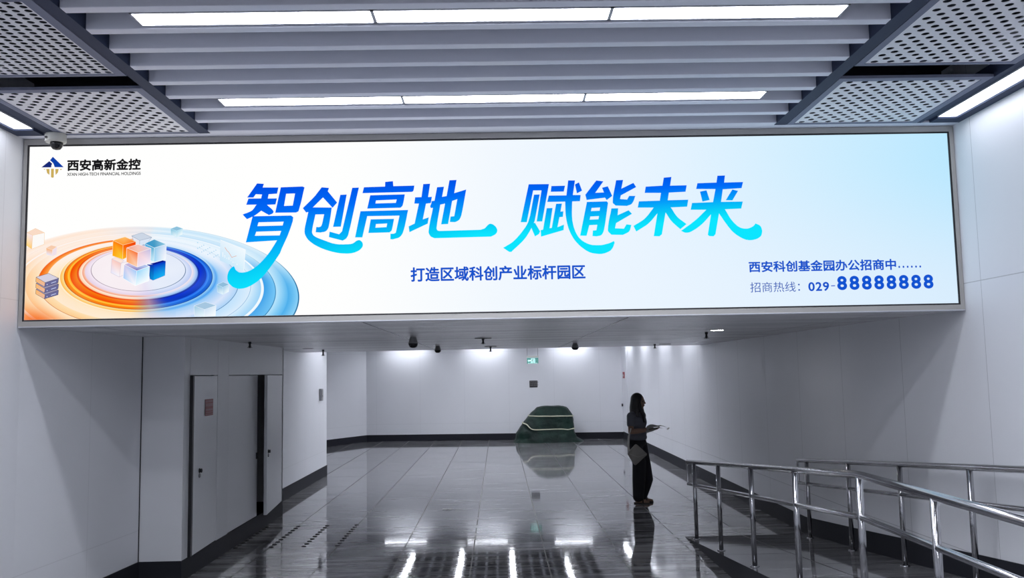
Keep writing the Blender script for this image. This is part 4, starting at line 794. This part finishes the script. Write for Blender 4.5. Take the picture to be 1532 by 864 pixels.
# ------------------------------------------------------------------ handrails
def handrail(x, yend, ykink, yfar, posts, ztop0, y0, gap, label, wall=False):
    """rail along the ramp; parallel to the slope down to ykink, level past it"""
    def zt(y): return ztop0 + .0838*(y0 - max(y, ykink))
    o = empty('handrail', (x, yend, 0), label, 'handrail')
    top = [(x, yend, zt(yend)), (x, ykink+.08, zt(ykink+.08)), (x, ykink, zt(ykink)-.002), (x, ykink-.08, zt(ykink)), (x, yfar, zt(ykink))]
    bm = new(); tube(bm, top, .025, 18); obj('top_rail', bm, M['steel'], o, True)
    bm = new(); tube(bm, [(p[0], p[1], p[2]-gap) for p in top], .019, 16); obj('lower_rail', bm, M['steel'], o, True)
    bm = new(); tube(bm, [(x, yend+.004, zt(yend)+.018), (x, yend+.012, zt(yend)), (x, yend+.012, zt(yend)-gap), (x, yend+.004, zt(yend)-gap-.014)], .014, 12); obj('end_bar', bm, M['steel'], o, True)
    for y in posts:
        bm = new(); tube(bm, [(x, y, ramp_z(y)), (x, y, zt(y))], .0225, 18); p = obj('post', bm, M['steel'], o, True)
        bm = new(); zz = ramp_z(y); lathe(bm, [(.023, .012), (.04, .008), (.042, 0), (.023, 0)], (x, y, zz), 20); obj('flange', bm, M['steel'], p, True)
    return o
handrail(2.245, 10.60, 5.53, 1.2, [10.25, 9.12, 7.93, 6.74, 5.53, 4.58, 3.5, 2.4], .868, 10.60, .262, 'steel handrail on the open side of the ramp, with a bend', )
handrail(3.50, 10.37, 5.2, 1.2, [10.08, 8.88, 7.73, 6.57, 5.4, 4.3, 3.2, 2.1], .883, 10.37, .262, 'steel handrail on the wall side of the ramp')

# ------------------------------------------------------------------ tarpaulin heap
def tarp():
    o = empty('tarp_covered_heap', (1.4, 25.2, 0), 'dark green tarpaulin heap roped twice against the far wall', 'covered heap')
    # silhouette: height -> left and right x; depth shrinks upward
    prof = [(0, .38, 2.40), (.03, .40, 2.36), (.12, .46, 2.20), (.27, .47, 2.13), (.45, .60, 2.11), (.60, .70, 2.10), (.74, .855, 2.085), (.85, .95, 2.00), (.94, 1.04, 1.93), (.985, 1.10, 1.87), (1.0, 1.20, 1.80)]
    N = 96; bm = new(); rings = []
    def pt(h, l, r, dep, t):
        c, s_ = math.cos(t), math.sin(t); e = .45
        x = (l+r)/2 + (r-l)/2*math.copysign(abs(c)**e, c); y = 25.22 + dep*math.copysign(abs(s_)**.6, s_)
        w = noise.noise(Vector((x*3.2, y*3.2, h*1.3)))*.03 + noise.noise(Vector((x*8+3*h, y*8, h*2)))*.015 + (abs(noise.noise(Vector((x*2.6+h*1.7, y*2.6, h*3.2)))) - .18)*.06*min(1, h*6+.2)
        rx, ry = c, s_
        return Vector((x + rx*w*.6, y + ry*w*1.6, h + (.02*noise.noise(Vector((x*4, y*4, 0))) if h > .9 else 0)))
    def at(h):
        for (a, b) in zip(prof, prof[1:]):
            if a[0] <= h <= b[0]:
                k = (h-a[0])/(b[0]-a[0]); return a[1]+(b[1]-a[1])*k, a[2]+(b[2]-a[2])*k
        return prof[-1][1:]
    hs = [i/34 for i in range(35)]
    for h in hs:
        l, r = at(h); dep = .52 - .22*h
        rings.append([bm.verts.new(pt(h, l, r, dep, 2*math.pi*k/N)) for k in range(N)])
    for A, B_ in zip(rings, rings[1:]):
        for k in range(N): bm.faces.new((A[k], A[(k+1) % N], B_[(k+1) % N], B_[k]))
    top = bm.verts.new((1.5, 25.22, .985))
    for k in range(N): bm.faces.new((rings[-1][k], rings[-1][(k+1) % N], top))
    obj('tarpaulin', bm, M['tarp'], o, True)
    def rope(zf, r=.016):
        bm = new(); P = []
        for k in range(N+1):
            t = 2*math.pi*k/N; c = math.cos(t); z = zf(c); l, r_ = at(z); dep = .52-.22*z
            q = pt(z, l, r_, dep, t); d = Vector((math.cos(t)*.4, math.sin(t), 0)).normalized(); P.append(q + d*.012)
        tube(bm, P, r, 8); obj('rope', bm, M['rope'], o, True, label='pale rope')
    rope(lambda c: .73 - .012*c)
    rope(lambda c: .36 + .20/(1+math.exp((c+.50)*7)) + .01*math.sin(c*9))
tarp()
# ------------------------------------------------------------------ the woman
def union(shapes, voxel, it=4):
    """shapes: list of (list of (point, radius)) chains or ('e', centre, (rx, ry, rz)); one continuous remeshed surface"""
    bm = new()
    for s in shapes:
        if s[0] == 'e':
            m4 = Matrix.Translation(s[1]) @ (s[3] if len(s) > 3 else Matrix()) @ Matrix.Diagonal((*s[2], 1))
            bmesh.ops.create_icosphere(bm, subdivisions=3, radius=1, matrix=m4); continue
        for (a, ra), (b, rb) in zip(s, s[1:]):
            a, b = Vector(a), Vector(b); n = max(2, int((b-a).length/(min(ra, rb)*.35)))
            for i in range(n+1):
                t = i/n; bmesh.ops.create_icosphere(bm, subdivisions=2, radius=ra+(rb-ra)*t, matrix=Matrix.Translation(a.lerp(b, t)))
    me = bpy.data.meshes.new('u'); bm.to_mesh(me); bm.free()
    o = bpy.data.objects.new('u', me); COL.objects.link(o)
    r = o.modifiers.new('r', 'REMESH'); r.mode = 'VOXEL'; r.voxel_size = voxel
    s = o.modifiers.new('s', 'SMOOTH'); s.iterations = it; s.factor = .5
    out = bpy.data.meshes.new_from_object(o.evaluated_get(bpy.context.evaluated_depsgraph_get()))
    bpy.data.objects.remove(o); bpy.data.meshes.remove(me); return out
WX, WY = 2.13, 13.30
def w(x, y, z): return Vector((WX+x, WY+y, z))
def rot(ang): return Matrix.Rotation(ang, 4, 'Z')
FA = math.radians(-38)          # the body faces right and a little towards the camera
ff = Vector((math.cos(FA), math.sin(FA), 0)); rr = Vector((math.sin(FA), -math.cos(FA), 0))   # forward, her right
def bp(f, r, z, cx=-.052, cy=0.0): v = ff*f + rr*r; return w(cx+v.x, cy+v.y, z)
def woman():
    o = empty('person', (WX, WY, 0), 'long-haired woman in a grey t-shirt and wide black trousers, holding out a pale leaflet', 'person')
    # joints
    shR, shL = bp(-.01, .165, 1.285), bp(-.01, -.165, 1.285)
    elR, wrR = w(-.185, -.21, 1.065), w(.055, -.235, 1.085)
    elL, wrL = w(.02, .02, 1.07), w(.10, -.13, 1.095)
    HA = math.radians(-22); hf = Vector((math.cos(HA), math.sin(HA), 0)); hr = Vector((math.sin(HA), -math.cos(HA), 0))
    hc = bp(.02, 0, 1.50) + Vector((.012, 0, 0))
    def hp(f, r, z): return hc + hf*f + hr*r + Vector((0, 0, z))
    S = []
    S.append(('e', hc + Vector((0, 0, .025)) - hf*.008, (.092, .074, .098), rot(HA)))                   # skull
    S.append(('e', hp(.022, 0, -.038), (.064, .056, .078), rot(HA)))                                 # face
    S.append([(hp(.05, 0, -.098), .022), (hp(.045, 0, -.09), .026)])                                  # chin
    S.append([(hp(.088, 0, .005), .009), (hp(.100, 0, -.026), .013)])                                 # nose
    S.append([(hp(.078, .018, -.062), .009), (hp(.083, 0, -.060), .011), (hp(.078, -.018, -.062), .009)])   # lips
    for s in (1, -1):
        S.append([(hp(.078, .03*s, .018), .012), (hp(.074, .045*s, .014), .010)])                      # brow
        S.append([(hp(-.01, .074*s, .005), .014), (hp(-.012, .075*s, -.03), .011)])                   # ear
    S.append([(hp(-.015, 0, -.07), .052), (bp(-.005, 0, 1.32), .055)])                                # neck
    S.append([(bp(-.01, .12, 1.285), .058), (bp(0, 0, 1.31), .062), (bp(-.01, -.12, 1.285), .058)])   # shoulder girdle
    S.append(('e', bp(.0, 0, 1.20), (.100, .145, .14), rot(FA)))
    S.append(('e', bp(.0, 0, 1.05), (.090, .122, .13), rot(FA)))
    S.append(('e', bp(-.01, 0, .91), (.108, .150, .13), rot(FA)))
    hipR, hipL = bp(-.01, .08, .86), bp(-.01, -.08, .86)
    knR, knL = w(-.075, -.10, .46), w(.045, .03, .46)
    anR, anL = w(-.085, -.10, .085), w(-.005, .05, .085)
    for h, k, a in ((hipR, knR, anR), (hipL, knL, anL)):
        S.append([(h, .082), (k, .055), (k*.62+a*.38+Vector((-.012, 0, 0)), .052), (a, .036)])
        S.append([(a + Vector((-.02, 0, -.045)), .032), (a + Vector((.06, -.02, -.05)), .028), (a + Vector((.135, -.045, -.060)), .022)])
    S.append([(shR, .058), (shR*.5+elR*.5, .047), (elR, .040)]); S.append([(elR, .040), (elR*.6+wrR*.4, .040), (wrR, .026)])
    S.append([(shL, .056), (elL, .038)]); S.append([(elL, .038), (wrL, .025)])
    # right hand: palm up, five unequal fingers slightly curled under the leaflet
    def hand(wr, d, side, up):
        d = d.normalized(); sd = d.cross(up).normalized()*side; u = up
        S.append([(wr, .026), (wr + d*.03, .026)])
        for k in range(4): S.append([(wr + d*.022 + sd*(-.024+.016*k), .014), (wr + d*.085 + sd*(-.030+.020*k), .013)])
        for k, (L, c_) in enumerate(((.078, .012), (.086, .010), (.080, .014), (.062, .02))):
            b = wr + d*.088 + sd*(-.030+.020*k); sp = sd*(-.010+.0068*k)
            S.append([(b, .0098), (b + d*L*.45 + sp*.6 + u*.004, .0090), (b + d*L*.78 + sp + u*c_, .0082), (b + d*L*.97 + sp + u*(c_+.014), .0072)])
        t = wr + d*.030 - sd*.028
        S.append([(t, .014), (t + d*.032 - sd*.022 + u*.012, .012), (t + d*.062 - sd*.026 + u*.026, .0095)])
    hand(wrR, Vector((1, -.10, .03)), 1, Vector((0, 0, 1)))
    hand(wrL, Vector((.75, -.55, .0)), -1, Vector((0, 0, 1)))
    obj('body', union(S, .0055, 3), M['skin'], o, True)
    for s in (1, -1):
        bm = new(); bmesh.ops.create_icosphere(bm, subdivisions=2, radius=.0105, matrix=Matrix.Translation(hp(.0735, .030*s, .000)))
        obj('eye', bm, M['dark_metal'], o, True)
    # hair: cap, a fall down the back and one over the front of the shoulder
    Hs = [('e', hc + Vector((0, 0, .032)) - hf*.022, (.100, .086, .102), rot(HA))]
    for k in range(13):
        a = math.radians(62 + 236*k/12); dx, dy = math.cos(a), math.sin(a)
        p0 = hc + hf*(dx*.078-.018) + hr*(dy*.076) + Vector((0, 0, .04)); p1 = hc + hf*(dx*.085-.03) + hr*(dy*.088) + Vector((0, 0, -.085))
        out = abs(dy) > .55
        L = .20 if k in (0, 12) else .25
        p2 = hc + hf*(dx*.075-.035) + hr*(dy*.115) + Vector((0, 0, -.09-L*.55)); p3 = hc + hf*(dx*.085-.030) + hr*(dy*.125) + Vector((0, 0, -.09-L))
        Hs.append([(p0, .024), (p1, .026), (p2, .026), (p3, .016)])
    Hs.append([(hp(.02, -.085, -.03), .022), (hp(.03, -.10, -.13), .026), (hp(.05, -.105, -.22), .026), (hp(.055, -.10, -.29), .016)])
    Hs.append([(hp(.03, .080, .0), .022), (hp(.045, .090, -.10), .026), (hp(.085, .085, -.20), .028), (hp(.095, .080, -.30), .016)])
    obj('hair', union(Hs, .007, 3), M['hair'], o, True)
    # t-shirt with short sleeves
    Ts = [('e', bp(.004, 0, 1.19), (.128, .180, .145), rot(FA)), ('e', bp(.004, 0, 1.04), (.126, .168, .14), rot(FA)), ('e', bp(0, 0, .965), (.130, .174, .075), rot(FA)),
          [(bp(-.01, .13, 1.285), .066), (bp(-.004, .06, 1.31), .066), (bp(-.004, -.06, 1.31), .066), (bp(-.01, -.13, 1.285), .066)],
          [(shR, .068), (shR*.5+elR*.5, .064)], [(shL, .066), (shL*.5+elL*.5, .06)]]
    obj('t_shirt', union(Ts, .009, 4), M['shirt'], o, True)
    # wide trousers
    Ps = [('e', bp(-.004, 0, .90), (.118, .160, .12), rot(FA)),
          [(hipR, .110), (w(-.058, -.09, .60), .104), (w(-.070, -.10, .35), .102), (w(-.085, -.10, .105), .088)],
          [(hipL, .110), (w(.034, .02, .60), .100), (w(.066, .03, .34), .102), (w(.040, .04, .22), .086), (w(.0, .05, .095), .076)]]
    obj('trousers', union(Ps, .011, 5), M['trousers'], o, True)
    for a, y in ((anR, -.02), (anL, -.02)):
        dd = Vector((.155, -.05, 0)).normalized(); sd = Vector((-dd.y, dd.x, 0)); c = Vector((a.x, a.y, 0))
        bm = new(); out = [(-.065, .030), (-.03, .036), (.03, .034), (.09, .042), (.14, .034), (.165, .012)]
        P = [c + dd*f + sd*g for f, g in out] + [c + dd*f - sd*g for f, g in reversed(out)]
        prism(bm, [(p.x, p.y) for p in P], .0, .018)
        so = obj('sandal', bm, M['sandal'], o)
        bm = new(); tube(bm, [c + dd*.075 + sd*.040 + Vector((0, 0, .012)), c + dd*.07 + sd*.028 + Vector((0, 0, .058)), c + dd*.07 - sd*.028 + Vector((0, 0, .058)), c + dd*.075 - sd*.040 + Vector((0, 0, .012))], .012, 8)
        obj('sandal_strap', bm, M['sandal'], so, True)
    return wrR
wr = woman()
# pale leaflet lying open over the hand, its outer pages lifting and curling
lf = empty('leaflet', wr + Vector((.08, 0, .03)), 'pale curling leaflet lying on the outstretched hand of the woman', 'leaflet')
def page(pts, half, m, name, dz=0.0, **k):
    bm = new(); rows = []
    for x, z, tw in pts:
        rows.append([bm.verts.new(wr + Vector((x, half*s - .10*x, z + dz + tw*s - (.045 if s < 0 else .02)*s*s*max(0, 1-max(0, x-.06)/.14)))) for s in (-1, -.5, 0, .5, 1)])
    for A, B_ in zip(rows, rows[1:]):
        for i in range(4): bm.faces.new((A[i], A[i+1], B_[i+1], B_[i]))
    bmesh.ops.solidify(bm, geom=bm.faces[:], thickness=.010)
    return obj(name, bm, m, lf, True, **k)
page([(-.015, .030, .004), (.01, .062, .004), (.05, .084, .003), (.09, .084, .0), (.13, .072, .0), (.165, .066, .0), (.205, .064, .002), (.245, .054, .003), (.272, .044, .003)], .085, M['paper'], 'upper_page')
page([(-.02, .004, .004), (.02, .022, .004), (.07, .030, .003), (.12, .036, .0), (.18, .040, .0), (.235, .024, .0), (.275, .010, .0), (.295, .006, .0), (.310, .018, .0), (.322, .034, .0)], .06, M['paper'], 'lower_page')
# shoulder bag hanging at her hip, turned on one corner
bx = w(-.085, -.275, .70)
bg = empty('shoulder_bag', bx, 'pale grey flat shoulder bag hanging at the hip of the woman', 'bag')
def corner(x, z): return (WX+x, z)
P = [(-.125, .885), (-.105, .878), (.030, .748), (.034, .735), (.022, .722), (-.13, .588), (-.146, .580), (-.160, .588), (-.250, .738), (-.255, .752), (-.247, .765), (-.135, .882)]
bm = new(); prism(bm, [corner(*p) for p in P], WY-.300, WY-.245, 1)
b_ = bmesh.ops.bevel(bm, geom=[e for e in bm.edges], offset=.008, segments=2, affect='EDGES')
obj('pouch', bm, M['bag'], bg, True)
bm = new(); tube(bm, [(WX-.243, WY-.285, .755), (WX-.246, WY-.285, .90), (WX-.232, WY-.275, 1.00), (WX-.205, WY-.268, 1.065), (WX-.185, WY-.235, 1.112), (WX-.180, WY-.19, 1.112), (WX-.190, WY-.160, 1.06), (WX-.212, WY-.19, .96), (WX-.226, WY-.245, .85), (WX-.224, WY-.275, .77)], .0085, 8)
obj('strap', bm, M['strap'], bg, True, label='pale thin strap')
bm = new(); tube(bm, [(WX-.232, WY-.304, .752), (WX-.10, WY-.3045, .70), (WX+.018, WY-.304, .742)], .003, 6); obj('seam', bm, M['strap'], bg, True)
